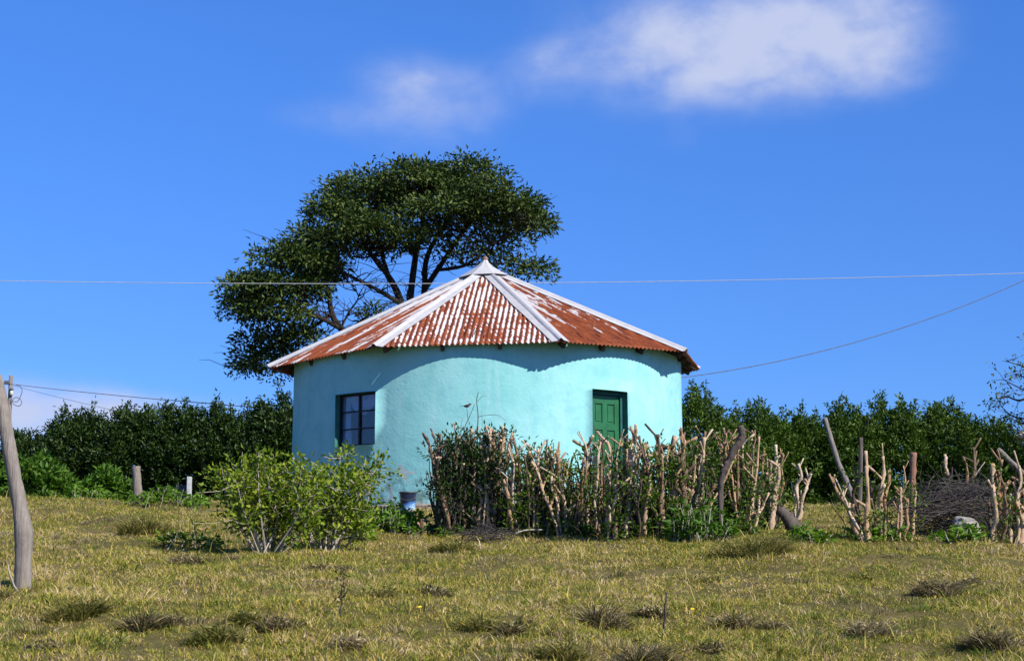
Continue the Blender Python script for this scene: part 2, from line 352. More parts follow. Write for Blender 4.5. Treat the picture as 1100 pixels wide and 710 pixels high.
sun = bpy.data.lights.new('sun', 'SUN'); sun.energy = 5.0; sun.angle = R_(.5); sun.color = (1, .95, .87)
so = bpy.data.objects.new('sun', sun); C.objects.link(so); so.rotation_euler = sd.to_track_quat('Z', 'Y').to_euler(); so.location = (20, -20, 30)
cam = bpy.data.cameras.new('camera'); co = bpy.data.objects.new('camera', cam); C.objects.link(co)
co.location = (0, 0, ZC); co.rotation_euler = (PI/2+PITCH, 0, 0); cam.sensor_width = 36; cam.lens = F*36/1100; cam.clip_end = 3000; cam.clip_start = .1
sc.camera = co
sc.view_settings.view_transform = 'Standard'; sc.view_settings.look = 'None'; sc.view_settings.exposure = 0.45; sc.view_settings.gamma = 1; sc.view_settings.use_curve_mapping = False
sc.cycles.max_bounces = 8; sc.cycles.transparent_max_bounces = 12

# ------------------------------------------------------------------ ground
xs = np.unique(np.concatenate([np.linspace(-900, -60, 12), np.linspace(-60, -14, 40), np.arange(-14, 14, .14), np.linspace(14, 60, 40), np.linspace(60, 900, 12)]))
ys = np.unique(np.concatenate([np.linspace(-900, -30, 12), np.linspace(-30, 8, 50), np.arange(8, 40, .14), np.linspace(40, 100, 40), np.linspace(100, 900, 14)]))
X, Y = np.meshgrid(xs, ys); V = np.stack([X.ravel(), Y.ravel(), gz(X, Y).ravel()], 1)
nx = len(xs); i = np.arange(nx-1)[None, :]+nx*np.arange(len(ys)-1)[:, None]; i = i.ravel()
gr = link('ground', np_mesh('ground', V, [np.stack([i, i+1, i+nx+1, i+nx], 1)]), M['soil'], None, True); tag(gr, kind='structure')

# ------------------------------------------------------------------ pasture grass (stuff)
HC = np.array([-0.435, 30.0]); WR = 3.475
N = 1180000
yy = 9.3+(31.5-9.3)*rng.random(N)**1.25; xx = (rng.random(N)*2-1)*(.335*yy+3.0)
keep = (np.hypot(xx-HC[0], yy-HC[1]) > WR+.06) & (rng.random(N) < .86+.8*vnoise(xx/.11, yy/.13, 51)+.35*vnoise(xx/.5, yy/.5, 52))
xx, yy = xx[keep], yy[keep]; n = len(xx)
pat = .8*vnoise(xx/.8, yy/.8, 9)+.6*vnoise(xx/.3, yy/.3, 10)+.7*vnoise(xx/.11, yy/.13, 51)+.8*vnoise(xx/.055, yy/.07, 53)
H = (.018+.040*rng.random(n)**1.6)*(1+1.5*np.clip(pat, -.5, .95)); H *= np.where(rng.random(n) < .012, 3.2, 1)
a = rng.uniform(0, 2*PI, n); le = rng.uniform(.2, 1.7, n); lean = np.stack([np.cos(a)*le, np.sin(a)*le, -.25*le], 1)
P = np.stack([xx, yy, gz(xx, yy)-.006], 1)
v, f4, f3 = blades(P, H, lean, rng.uniform(.0022, .0048, n)*(.65+yy/30))
tag(link('grass', np_mesh('grass', v, [f4, f3]), M['grass']), kind='stuff')

# small rough clumps of older grass mixed through the turf (uncountable ground cover)
def rough(nc, mat, hmul, nbl):
    cy = 9.6+(30-9.6)*rng.random(nc)**1.2; cx = (rng.random(nc)*2-1)*(.335*cy+2.6)
    ok = (np.hypot(cx-HC[0], cy-HC[1]) > WR+.4) & (vnoise(cx/1.7, cy/1.7, 61)+.6*vnoise(cx/.6, cy/.6, 62) > -.12); cx, cy = cx[ok], cy[ok]; nc = len(cx)
    k = np.repeat(np.arange(nc), nbl); n = len(k); rad = rng.uniform(.05, .20, nc)[k]; a = rng.uniform(0, 2*PI, n); q = np.sqrt(rng.random(n))
    x = cx[k]+rad*q*np.cos(a)*1.3; y = cy[k]+rad*q*np.sin(a); cl = rng.normal(size=(nc, 2))[k]*.35
    le = rng.uniform(.1, .9, n); lean = np.stack([np.cos(a)*le+cl[:, 0], np.sin(a)*le+cl[:, 1], -.3*le*le], 1)
    H = rng.uniform(.05, .12, nc)[k]*rng.uniform(.3, 1.1, n)*hmul*(1-.3*q)
    v, f4, f3 = blades(np.stack([x, y, gz(x, y)-.01], 1), H, lean, rng.uniform(.0022, .0045, n))
    tag(link('rough_grass', np_mesh('rough_grass', v, [f4, f3]), M[mat]), kind='stuff')
rough(1250, 'tuss', 1., 90); rough(1100, 'green_clump', .9, 80)

def tussock(px, py, wpx, hpx, label, mat='tuss', nb=900, flat=1.0):
    b = gnd(px, py); s = math.hypot(b[1], 0)/F; r = wpx*s/2; h = hpx*s
    nb = int(nb*1.3); nc = 7; cx_ = rng.uniform(-.75, .75, nc); cy_ = rng.uniform(-.6, .6, nc); cr_ = rng.uniform(.18, .5, nc); ch_ = rng.uniform(.5, 1.1, nc)*(1-.35*np.abs(cx_))
    cx_[0] = cy_[0] = 0; cr_[0] = .55; ch_[0] = .95; k = rng.integers(0, nc, nb)
    q = np.sqrt(rng.random(nb)); a = rng.uniform(0, 2*PI, nb)
    x = b[0]+r*(cx_[k]+q*cr_[k]*np.cos(a)); y = b[1]+r*(cy_[k]+q*cr_[k]*np.sin(a))*.9
    le = rng.uniform(.05, .45, nb)+q*.25; j = rng.normal(size=(nb, 2))*.75+rng.normal(size=(nc, 2))[k]*.35
    lean = np.stack([np.cos(a)*le+j[:, 0], np.sin(a)*le+j[:, 1], -.3*le*le], 1)
    P = np.stack([x, y, gz(x, y)-.02], 1)
    H = h*1.15*ch_[k]*rng.uniform(.2, 1.05, nb)*(1-.35*q*q)
    v, f4, f3 = blades(P, H, lean, rng.uniform(.0028, .0085, nb))
    nl = nb//3; jj = rng.integers(0, nb, nl); LPs = P[jj]+np.array([0, 0, 1.])*(H[jj]*rng.uniform(.2, .9, nl))[:, None]+rng.normal(size=(nl, 3))*.02
    v2, f2 = leaf_arrays(LPs, rng.normal(size=(nl, 3)), rng.uniform(.02, .055, nl), rng.uniform(.008, .02, nl)); f2 = f2+len(v); v = np.concatenate([v, v2]); f3 = np.concatenate([f3, f2])
    o = link('grass_tussock', np_mesh('grass_tussock', v, [f4, f3]), M[mat]); recenter(o, b)
    return tag(o, label, 'grass tussock', 'coarse grass tussocks in the pasture')

# ------------------------------------------------------------------ the round hut
hut = empty('round_hut', (HC[0], HC[1], g(HC[0], HC[1])))
tag(hut, 'round turquoise hut with a rusty striped corrugated roof, standing alone on the hilltop', 'hut')
def cyl(th, r, z): return np.array([HC[0]+r*math.sin(R_(th)), HC[1]-r*math.cos(R_(th)), z])
TH = [-75, -27, 18, 59, 99, 145, 190, 238]; RE = [3.92, 3.88, 3.88, 3.9, 3.9, 3.9, 3.9, 3.9]
PXC = [(288, 394), (405, 372), (601, 366), (736, 377), (747, 396)]
COR = []
for k, (th, r) in enumerate(zip(TH, RE)):
    p = cyl(th, r, 5.6)
    if k < 5: p[2] = atY(PXC[k][0], PXC[k][1], p[1])[2]
    COR.append(p)
APEX = np.array([-0.49, 30.0, 7.43])
def roof_z(x, y):
    th = math.degrees(math.atan2(x-HC[0], HC[1]-y)); best = None
    for k in range(8):
        A, B = COR[k], COR[(k+1) % 8]; n = np.cross(B-A, APEX-A)
        t0 = TH[k]; t1 = TH[(k+1) % 8]+(360 if k == 7 else 0)
        for tt in (th, th+360):
            if t0 <= tt < t1+1e-6: return A[2]-(n[0]*(x-A[0])+n[1]*(y-A[1]))/n[2]
    return 5.7
# openings found where the sight line meets the wall
def wall_hit(px, py):
    r = ray(px, py); ox, oy = -HC[0], -HC[1]
    a = r[0]**2+r[1]**2; b = 2*(r[0]*ox+r[1]*oy); c = ox*ox+oy*oy-WR*WR
    t = (-b-math.sqrt(b*b-4*a*c))/(2*a); p = r*t; p[2] += ZC
    return math.degrees(math.atan2(p[0]-HC[0], HC[1]-p[1])), p[2]
wl, _ = wall_hit(360, 450); wr, _ = wall_hit(403, 450); WZ0 = wall_hit(380, 478.5)[1]; WZ1 = wall_hit(380, 422)[1]
dl, _ = wall_hit(636.5, 440); dr, _ = wall_hit(674.5, 440); DZ1 = wall_hit(655, 419)[1]; DZ0 = 2.98
FZ = 2.75
ths = sorted(set(list(np.arange(-180, 180, 3.0))+[wl, wr, dl, dr]))
ths = [q for q in ths if not any(0 < abs(q-e) < 1.0 and q not in (wl, wr, dl, dr) for e in (wl, wr, dl, dr))]
zr = sorted([FZ, DZ0, WZ0, WZ1, DZ1]+[3.3, 3.6, 4.3, 5.1, 5.35])
def hole(t0, t1, z0, z1):
    tm, zm = (t0+t1)/2, (z0+z1)/2
    return (wl < tm < wr and WZ0 < zm < WZ1) or (dl < tm < dr and DZ0 < zm < DZ1)
TW = .24
m = MB(); nt_, nz_ = len(ths), len(zr)+1
for r in (WR, WR-TW):
    for z in zr+[None]:
        for tq in ths:
            rr = r+(.012*float(vnoise(tq/9., (z or 5.6)*1.6, 21))+.006*float(vnoise(tq/3.5, (z or 5.6)*4, 22)) if r == WR else 0)
            q = cyl(tq, rr, z if z else 0)
            if z is None: q[2] = roof_z(*cyl(tq, WR, 0)[:2])-.035
            m.v.append(tuple(q))
def vid(s, iz, it): return s*nt_*nz_+iz*nt_+it % nt_
for s in (0, 1):
    for iz in range(nz_-1):
        z0 = zr[iz]; z1 = zr[iz+1] if iz+1 < len(zr) else 5.6
        for it in range(nt_):
            t0 = ths[it]; t1 = ths[it+1] if it+1 < nt_ else 180
            if hole(t0, t1, z0, z1): continue
            q = (vid(s, iz, it), vid(s, iz, it+1), vid(s, iz+1, it+1), vid(s, iz+1, it))
            m.f.append(q if s == 0 else q[::-1]); m.mi.append(2 if s else 0)
def strip(a, b):   # a, b lists of (iz,it) along an opening edge
    for (p, q) in zip(a, b):
        m.f.append((vid(0, *p), vid(0, *q), vid(1, *q), vid(1, *p))); m.mi.append(1)
for (t0, t1, z0, z1) in ((wl, wr, WZ0, WZ1), (dl, dr, DZ0, DZ1)):
    i0, i1 = ths.index(t0), ths.index(t1); j0, j1 = zr.index(z0), zr.index(z1)
    strip([(j, i0) for j in range(j0, j1)], [(j+1, i0) for j in range(j0, j1)])
    strip([(j+1, i1) for j in range(j0, j1)], [(j, i1) for j in range(j0, j1)])
    strip([(j1, i) for i in range(i0, i1)], [(j1, i+1) for i in range(i0, i1)])
    strip([(j0, i+1) for i in range(i0, i1)], [(j0, i) for i in range(i0, i1)])
m.build('wall', [M['wall'], M['reveal'], M['inside']], hut); _w = bpy.data.objects['wall'].data
for p_ in _w.polygons: p_.use_smooth = p_.material_index == 0
m = MB(); m.lathe([(WR+.10, 2.55), (WR+.10, 2.965), (WR+.085, 2.985), (WR-.1, 2.99)], (HC[0], HC[1], 0), 90, cap=False); m.build('plinth', M['plinth'], hut)
m = MB(); m.lathe([(.01, 2.90), (WR-.1, 2.90)], (HC[0], HC[1], 0), 48, cap=False); m.build('floor_slab', M['inside'], hut)
# roof sheets
sh_m = ['sheet_streaky', 'sheet_striped', 'sheet_rusty', 'sheet_rusty', 'sheet_streaky', 'sheet_streaky', 'sheet_rusty', 'sheet_streaky']
facn = []
for k in range(8):
    A, B, T = COR[k], COR[(k+1) % 8], APEX
    e = B-A; L = np.linalg.norm(e); e /= L; uT = np.dot(T-A, e); ww = T-A-e*uT; Hs = np.linalg.norm(ww); ww /= Hs; n = np.cross(e, ww)
    facn.append((e, ww, n, L, uT, Hs))
    us = np.arange(0, L+1e-6, LAM/8); nr = 26; vs = []; uv = []
    tops = np.where(us < uT, Hs*us/uT, Hs*(L-us)/(L-uT))
    wob = .05*np.array([float(vnoise(q/.62+k*7, 3.3, 5)) for q in us])
    for r in range(nr):
        vv = -.045+wob*(1-r/(nr-1))+(tops+.045)*r/(nr-1)
        P = A+np.outer(us, e)+np.outer(vv, ww)+np.outer(.013*np.cos(2*PI*us/LAM), n); vs.append(P); uv.append(np.stack([us+k*3.3, vv], 1))
    vs = np.concatenate(vs); uv = np.concatenate(uv); nu = len(us)
    ii = (np.arange(nu-1)[None, :]+nu*np.arange(nr-1)[:, None]).ravel(); f = np.stack([ii, ii+1, ii+nu+1, ii+nu], 1)
    if k in (1, 2):        # a few rusted-through slits near the eave
        hc = rng.integers(30, nu-30, 15); hc = np.concatenate([hc, hc[:6]+1]); hr = rng.integers(2, 6, len(hc))
        f = f[~np.isin((ii % nu)*100+ii//nu, hc*100+hr)]
    me = np_mesh('roof_sheet', vs, [f]); ul = me.uv_layers.new(name='UVMap'); ul.data.foreach_set('uv', uv[f.ravel()].astype(np.float32).ravel())
    o = link('roof_sheet', me, M[sh_m[k]], hut, True)
    md = o.modifiers.new('thickness', 'SOLIDIFY'); md.thickness = .004; md.offset = -1
    if k == 1: o['label'] = 'roof sheet with white and rust stripes'
    if k == 2: o['label'] = 'deep rust coloured roof sheet'
# ridge caps along the hips
for k in range(8):
    c = COR[k]; h = APEX-c; L = np.linalg.norm(h); h /= L
    (e0, w0, n0, *_), (e1, w1, n1, *_) = facn[k-1], facn[k]
    wl_ = np.cross(n0, h); wl_ = wl_/np.linalg.norm(wl_); wl_ = wl_ if np.dot(wl_, e0) < 0 else -wl_
    wr_ = np.cross(n1, h); wr_ = wr_/np.linalg.norm(wr_); wr_ = wr_ if np.dot(wr_, e1) > 0 else -wr_
    up = unit((n0+n1)[None])[0]; m = MB(); secs = 9
    for s in range(secs):
        p = c-h*.035+h*(L+.02)*s/(secs-1); j = .004*rng.normal()
        wd = .15+.01*rng.normal()
        pr = [p+wl_*wd+n0*.020, p+wl_*.045+n0*(.026+j), p+wl_*.028+up*.05, p+up*.062, p+wr_*.028+up*.05, p+wr_*.045+n1*(.026-j), p+wr_*wd+n1*.020]
        m.v += [tuple(q) for q in pr]
    m.f = [(s*7+j, s*7+j+1, s*7+7+j+1, s*7+7+j) for s in range(secs-1) for j in range(6)]; m.mi = [0]*len(m.f)
    o = m.build('ridge_cap', M['ridge'], hut); md = o.modifiers.new('thickness', 'SOLIDIFY'); md.thickness = .004; md.offset = -1
# sheet-metal apex cap and its knob
m = MB(); prof = [(.50, 0), (.34, .115), (.17, .22), (.07, .31), (.045, .36)]
ring = []
for (r, z) in prof:
    for k in range(16):
        th = TH[k//2] if k % 2 == 0 else (TH[k//2]+(TH[(k//2+1) % 8]+(360 if k//2 == 7 else 0)))/2
        rr = r*(1.0 if k % 2 == 0 else .94); q = np.array([APEX[0]+rr*math.sin(R_(th)), APEX[1]-rr*math.cos(R_(th)), 0]); 
        base = roof_z(q[0], q[1]); q[2] = base+.075 if z == 0 else APEX[2]-.13+z-.06+(.0 if k % 2 == 0 else -.008); ring.append(q)
m.add(ring, [(i*16+j, i*16+(j+1) % 16, i*16+16+(j+1) % 16, i*16+16+j) for i in range(4) for j in range(16)]); m.f.append(tuple(64+j for j in range(16))); m.mi.append(0)
rc = m.build('roof_cap', M['ridge'], hut)
m = MB(); m.lathe([(.04, 0), (.042, .03), (.055, .033), (.055, .055), (.035, .06), (.032, .085), (.015, .09)], (APEX[0], APEX[1], APEX[2]+.15), 12)
m.build('finial', plain('rusty finial', (.30, .20, .15), .8, .5, 25), hut)
# rafters poking out beneath the eaves
for k in range(8):
    A, B = COR[k], COR[(k+1) % 8]
    for fr in (.04, .36, .68):
        ev = A+(B-A)*fr; o_ = np.array([ev[0]-HC[0], ev[1]-HC[1], 0]); re = np.linalg.norm(o_); o_ /= re
        p1 = HC[0]+o_[0]*(re-.07), HC[1]+o_[1]*(re-.07); p0 = HC[0]+o_[0]*2.6, HC[1]+o_[1]*2.6
        z1 = roof_z(*p1)-.085; z0 = roof_z(*p0)-.085; d = np.array([p1[0]-p0[0], p1[1]-p0[1], z1-z0]); L = np.linalg.norm(d)
        q = Vector(d).to_track_quat('X', 'Z').to_matrix(); m = MB()
        m.box(((p0[0]+p1[0])/2, (p0[1]+p1[1])/2, (z0+z1)/2), (L, .055, .115), q); m.build('rafter', M['rafter'], hut)
for k in range(8):      # eave purlin under each sheet
    A, B = COR[k], COR[(k+1) % 8]; m = MB(); c0 = np.array([HC[0], HC[1], 0])
    def inn(P, s=.955):
        x, y = HC[0]+(P[0]-HC[0])*s, HC[1]+(P[1]-HC[1])*s; return np.array([x, y, roof_z(x, y)-.045])
    d = inn(B)-inn(A); m.box((inn(A)+inn(B))/2, (np.linalg.norm(d), .04, .05), Vector(d).to_track_quat('X', 'Z').to_matrix()); m.build('eave_purlin', M['rafter'], hut)
# window
def chord(t0, t1, inset):
    tm = R_((t0+t1)/2); hf = R_((t1-t0)/2); o_ = Vector((math.sin(tm), -math.cos(tm), 0)); tg = Vector((math.cos(tm), math.sin(tm), 0))
    return Vector((HC[0], HC[1], 0))+o_*(WR*math.cos(hf)-inset), tg, o_, 2*WR*math.sin(hf)
c, tg, o_, wd = chord(wl, wr, .115); RM = Matrix((tg, -o_, Vector((0, 0, 1)))).transposed(); zc, hh = (WZ0+WZ1)/2, WZ1-WZ0
win = empty('window', c+Vector((0, 0, WZ0))); win.parent = hut; win.location = Vector(win.location)-hut.location
def bars(m, lst):
    for (a, b, sx, sy, sz, dd) in lst: m.box(c+tg*a+o_*dd+Vector((0, 0, zc+b)), (sx, sy, sz), RM)
m = MB(); bars(m, [(-wd/2+.016, 0, .028, .04, hh-.004, 0), (wd/2-.016, 0, .028, .04, hh-.004, 0), (0, hh/2-.016, wd-.062, .04, .028, 0), (0, -hh/2+.016, wd-.062, .04, .028, 0),
    (0, 0, .030, .036, hh-.064, 0)]+[(sx*(wd/4-.0005), q*hh, wd/2-.05, .03, .020, .0) for q in (1/6, -1/6) for sx in (-1, 1)])
m.build('window_frame', M['frame_dark'], win)
m = MB(); m.box(c-o_*.012+Vector((0, 0, zc)), (wd-.04, .005, hh-.04), RM); m.build('window_pane', M['glass'], win)
m = MB()       # net curtain gathered at the left and looped up across the top
def csheet(fn, nu=40, nv=14):
    for j in range(nv):
        for i_ in range(nu):
            a, b, dd = fn(i_/(nu-1), j/(nv-1)); m.v.append(tuple(c+tg*a-o_*(.05+dd)+Vector((0, 0, zc+b))))
    n0 = len(m.v)-nu*nv
    m.f.extend([(n0+j*nu+i_, n0+j*nu+i_+1, n0+(j+1)*nu+i_+1, n0+(j+1)*nu+i_) for j in range(nv-1) for i_ in range(nu-1)])
csheet(lambda u, v_: (-wd/2+.02+u*(.16+.05*v_), hh/2-v_*hh, .015*math.sin(u*22)))
csheet(lambda u, v_: (-wd/2+.1+u*.45, hh/2-v_*(.05+.30*math.sin(u*PI*.55)), .02*math.sin(u*9+v_*7)))
csheet(lambda u, v_: (.06+u*(wd/2-.08), hh/2-v_*(.05+.26*math.cos(u*PI*.5)), .02*math.sin(u*9+v_*7)))
m.mi = [0]*len(m.f); m.build('curtain', M['curtain'], win, True)
# door
c, tg, o_, wd = chord(dl, dr, .17); RM = Matrix((tg, -o_, Vector((0, 0, 1)))).transposed(); hh = DZ1-DZ0; zc = (DZ0+DZ1)/2
door = empty('door', c+Vector((0, 0, DZ0))); door.parent = hut; door.location = Vector(door.location)-hut.location
m = MB(); bars(m, [(-wd/2+.035, 0, .062, .07, hh-.004, .02), (wd/2-.035, 0, .062, .07, hh-.004, .02), (0, hh/2-.035, wd-.136, .07, .062, .02)]); m.build('door_frame', M['jamb'], door)
lw, lh = wd-.15, hh-.08
m = MB(); bars(m, [(0, -.035, lw, .03, lh, -.01)])
prow = [lh*.5-.12-(.33+.11)*k for k in range(4)]
m2 = [(-lw/2+.045, -.035, .09, .018, lh-.004, .0155), (lw/2-.045, -.035, .09, .018, lh-.004, .0155), (0, -.035, .10, .018, lh-.004, .0155)]
zz = lh/2
for k in range(5):
    top = [lh/2, lh/2-.45, lh/2-.89, lh/2-1.33, -lh/2+.14][k]; th_ = [.13, .11, .11, .11, .136][k]
    for sx in (-1, 1): m2.append((sx*(.05+(lw/2-.14)/2), -.035+top-th_/2-.003, lw/2-.142, .018, th_, .0155))
bars(m, m2)
for k in range(4):
    t_ = [lh/2-.13, lh/2-.56, lh/2-1.0, lh/2-1.44][k]; b_ = [lh/2-.45, lh/2-.89, lh/2-1.33, -lh/2+.14][k]
    for sx in (-1, 1): bars(m, [(sx*(.05+(lw/2-.14)/2), -.035+(t_+b_)/2, lw/2-.142-.05, .012, t_-b_-.06, .009)])
m.build('door_leaf', M['door'], door)
m = MB(); m.tube([tuple(c+tg*(-lw/2+.045)+o_*.024+Vector((0, 0, zc+.08))), tuple(c+tg*(-lw/2+.045)+o_*.07+Vector((0, 0, zc+.08))), tuple(c+tg*(-lw/2+.13)+o_*.075+Vector((0, 0, zc+.075)))], .011, 8); m.build('handle', M['brass'], door)

# ------------------------------------------------------------------ the big tree behind the hut
TY = 38.0
def tp(px, py, dy=0.): return atY(px, py, TY+dy)
tree = empty('spreading_tree', tuple(np.array([tp(440, 500)[0], TY, g(tp(440, 500)[0], TY)]))); tag(tree, 'wind-swept spreading tree with a dark flat-topped crown rising behind the hut roof', 'tree')
tb = np.array(tree.location); tb[2] -= .1
limbs = []
def limb(pts, r0, r1): 
    P = smooth_poly(pts, 4); limbs.append((P, np.linspace(r0, r1, len(P))))
fork = tp(438, 420)
limb([tb, tp(440, 490), fork], .27, .22)
limb([fork, tp(431, 360), tp(430, 324, -.2), tp(418, 298, -.3), tp(400, 275, -.5), tp(380, 245, -.7), tp(365, 225, -.8)], .16, .035)
limb([fork, tp(438, 350, .2), tp(441, 318, .2), tp(447, 271, .4), tp(455, 235, .5), tp(450, 200, .6)], .17, .035)
limb([fork, tp(452, 350, .5), tp(456, 311, .6), tp(459, 275, .9), tp(480, 235, 1.2), tp(495, 195, 1.4)], .15, .03)
limb([tp(456, 311, .6), tp(478, 278, .3), tp(497, 250, 0), tp(520, 225, -.2), tp(555, 215, -.3)], .10, .025)
limb([tp(470, 290, .4), tp(500, 285, -.6), tp(530, 262, -.9), tp(570, 240, -1.1)], .06, .02)
limb([tp(500, 285, -.6), tp(540, 283, -.8), tp(583, 288, -.9)], .035, .012)
limb([tp(430, 326, -.2), tp(401, 309, -.7), tp(375, 296, -1.0), tp(345, 280, -1.2), tp(318, 272, -1.3)], .075, .02)
limb([tp(418, 298, -.3), tp(408, 265, .6), tp(405, 230, 1.1), tp(410, 200, 1.3)], .08, .02)
limb([fork, tp(405, 395, -.4), tp(366, 353, -.8), tp(356, 335, -.9), tp(352, 312, -.9), tp(335, 280, -1.0), tp(312, 262, -1.2)], .15, .03)
limb([tp(366, 353, -.8), tp(345, 342, -1.2), tp(318, 330, -1.3), tp(285, 322, -1.5), tp(258, 318, -1.5)], .08, .02)
limb([tp(356, 337, -.9), tp(335, 352, -.3), tp(310, 362, 0), tp(280, 378, .1), tp(266, 395, .1)], .06, .015)
limb([tp(366, 353, -.8), tp(375, 335, -.2), tp(385, 318, 0), tp(372, 300, .3)], .04, .012)
limb([tp(395, 380, -.4), tp(385, 350, -1.), tp(398, 338, -1.2), tp(412, 330, -1.2)], .03, .01)
m = MB()
for P, r in limbs: m.tube(P, r*.72, 8, lump=.05)
LP = np.concatenate([P for P, r in limbs[1:]]); LR = np.concatenate([r for P, r in limbs[1:]])
lobes = [  # px cx, cy, rx, ry, depth offset m, depth radius m, clumps
 (362, 235, 34, 36, -.6, 1.3, 36), (395, 212, 46, 36, .2, 1.7, 56), (440, 198, 46, 32, .5, 1.8, 60), (500, 192, 46, 26, .8, 1.6, 54), (515, 212, 48, 28, -.6, 1.4, 48),
 (552, 228, 38, 24, -.2, 1.3, 40), (575, 240, 18, 11, -.6, .6, 10), (470, 232, 60, 28, -.7, 1.4, 52), (398, 254, 56, 22, -.7, 1.5, 46), (345, 262, 34, 22, -.7, 1.2, 34), (450, 256, 46, 10, -.2, 1.2, 12),
 (540, 252, 40, 10, .2, 1.0, 12), (312, 285, 46, 24, -1.0, 1.3, 42), (345, 288, 30, 20, -.6, 1.0, 22), (280, 312, 40, 24, -1.2, 1.2, 36), (262, 330, 24, 18, -1.2, .9, 18), (300, 338, 42, 20, -1.2, 1.2, 32), (330, 312, 26, 20, -1.0, .9, 18),
 (325, 360, 38, 16, -.3, 1.0, 18), (285, 364, 34, 18, 0, 1.0, 22), (275, 392, 26, 16, .1, .8, 15), (268, 385, 16, 20, .1, .6, 8), (310, 382, 20, 12, .0, .7, 8),
 (575, 289, 16, 5, -.9, .4, 7), (545, 283, 22, 6, -.8, .5, 5), (520, 268, 30, 12, -.6, .7, 9), (405, 334, 16, 7, -1.2, .4, 5), (488, 266, 30, 8, 0, .8, 4), (300, 400, 30, 14, .3, .6, 4)]
PS, DS = [], []; s = TY/F; twl = 0
for (cx, cy, rx, ry, dy, rd, k) in lobes:
    cpt = tp(cx, cy, dy)
    for q in range(int(k*(.72 if cy < 325 else .5))):
        d = rng.normal(size=3); d /= np.linalg.norm(d); d[2] = d[2] if d[2] > -.35 else -d[2]*.5
        rr = rng.uniform(.55, 1.0)**.6
        p = cpt+np.array([d[0]*max(rx-9, 3)*s, d[1]*rd, d[2]*max(ry-9, 2)*s-.05])*rr
        j = int(np.argmin(np.linalg.norm(LP-p, axis=1)+rng.uniform(0, .3, len(LP)))); a = LP[j]
        mid = (a+p)/2+np.array([0, 0, -.12])*np.linalg.norm(p-a)+rng.normal(size=3)*.06
        m.tube(smooth_poly([a, mid, p], 3), np.linspace(min(.03, LR[j]*.8), .006, 7), 4, cap=False)
        nl = int(rng.uniform(60, 115)); cr = rng.uniform(.18, .29)
        o_ = np.clip(rng.normal(size=(nl, 3)), -1.7, 1.7)*cr*np.array([1., 1., .46]); PS.append(p+o_); DS.append(unit(o_+np.array([0, 0, .05]))+rng.normal(size=(nl, 3))*.45)
        if q % 3 == 0:    # loose outer twiglets of leaves
            e_ = p+d*np.array([1, 1, .7])*rng.uniform(.15, .32); nl = 16
            m.tube([p, (p+e_)/2+rng.normal(size=3)*.04, e_], [.008, .006, .004], 3, cap=False)
            o_ = np.clip(rng.normal(size=(nl, 3)), -1.5, 1.5)*.06; PS.append(p+(e_-p)*rng.uniform(.2, 1, (nl, 1))+o_); DS.append(unit(o_)+unit(e_-p)*.7)
for q in range(420):   # bare twigs in the open underside
    j = rng.integers(8, len(LP)); a = LP[j]; e_ = a+np.array([rng.normal()*.5, rng.normal()*.4, rng.uniform(-.1, .6)])
    m.tube(wig(a, e_, 5, .05), np.linspace(.014, .004, 5), 3, cap=False)
m.build('trunk', M['tree_bark'], tree)
P = np.concatenate(PS); D = np.concatenate(DS)
leaf_obj('crown', P, D, rng.uniform(.065, .165, len(P)), rng.uniform(.035, .066, len(P)), M['tree_leaf'], tree)

# ------------------------------------------------------------------ tall shrubs of the hedge behind the hut
def tall_shrub(cx, wpx, ytop, Y, label, mat='hedge_leaf', shoots=1050, depth=.95, name='tall_shrub', group='tall shrubs of the hedge behind the hut', llen=.086, ybase=None, sh=.36):
    c = atY(cx, 500, Y); bz = g(c[0], Y); top = atY(cx, ytop, Y)[2]; H = top-bz-.12; hw = wpx/2*Y/F
    o = empty(name, (c[0], Y, bz)); tag(o, label, 'shrub', group)
    u = rng.uniform(-1, 1, shoots); dd = rng.uniform(-1, 1, shoots); rr = np.hypot(u, dd); k = rr > 1; u[k] /= rr[k]*1.02; dd[k] /= rr[k]*1.02; rr = np.hypot(u, dd)
    prof = (1-.45*rr**2.6)*(1+.26*vnoise(u*2.2+cx, dd*2.2, 31)+.26*vnoise(u*5+cx, dd*4, 32))
    q = np.where(rng.random(shoots) < .55, rng.uniform(.72, .98, shoots), rng.uniform(.0, .95, shoots))
    q = np.where(rng.random(shoots) < .22, rng.uniform(0, .28, shoots), q)
    x = c[0]+u*hw*(1-.12*(1-q)); y = Y+dd*depth; z = gz(x, y)+H*prof*q-.15
    A = np.stack([x, y, z], 1); out = np.stack([u*.5, dd*.5, np.full(shoots, .9)], 1)+rng.normal(size=(shoots, 3))*.28; out = unit(out)
    nl = 24; Ls = rng.uniform(.55, 1.1, shoots)*sh
    t_ = rng.random((shoots, nl))**.8
    P = A[:, None, :]+out[:, None, :]*(t_*Ls[:, None])[:, :, None]+rng.normal(size=(shoots, nl, 3))*.034
    ra = rng.normal(size=(shoots, nl, 3)); D = unit(ra)*.8+out[:, None, :]*.8
    P = P.reshape(-1, 3); D = D.reshape(-1, 3)
    m = MB()
    for k in range(6):
        a = rng.uniform(-.5, .5, 2); e_ = np.array([c[0]+a[0]*hw*1.4, Y+a[1]*depth*1.4, bz+H*rng.uniform(.6, .85)])
        m.tube(wig((c[0]+a[0]*hw*.9, Y+a[1]*depth, bz-.06), e_, 6, .03), np.linspace(.04, .012, 6), 5, cap=False)
    m.build('stems', M['tree_bark'], o)
    leaf_obj('foliage', P, D, rng.uniform(.8, 1.35, len(P))*llen, rng.uniform(.36, .5, len(P))*llen, M[mat], o)
    return o
bk = 'dark shrub of the back hedge '
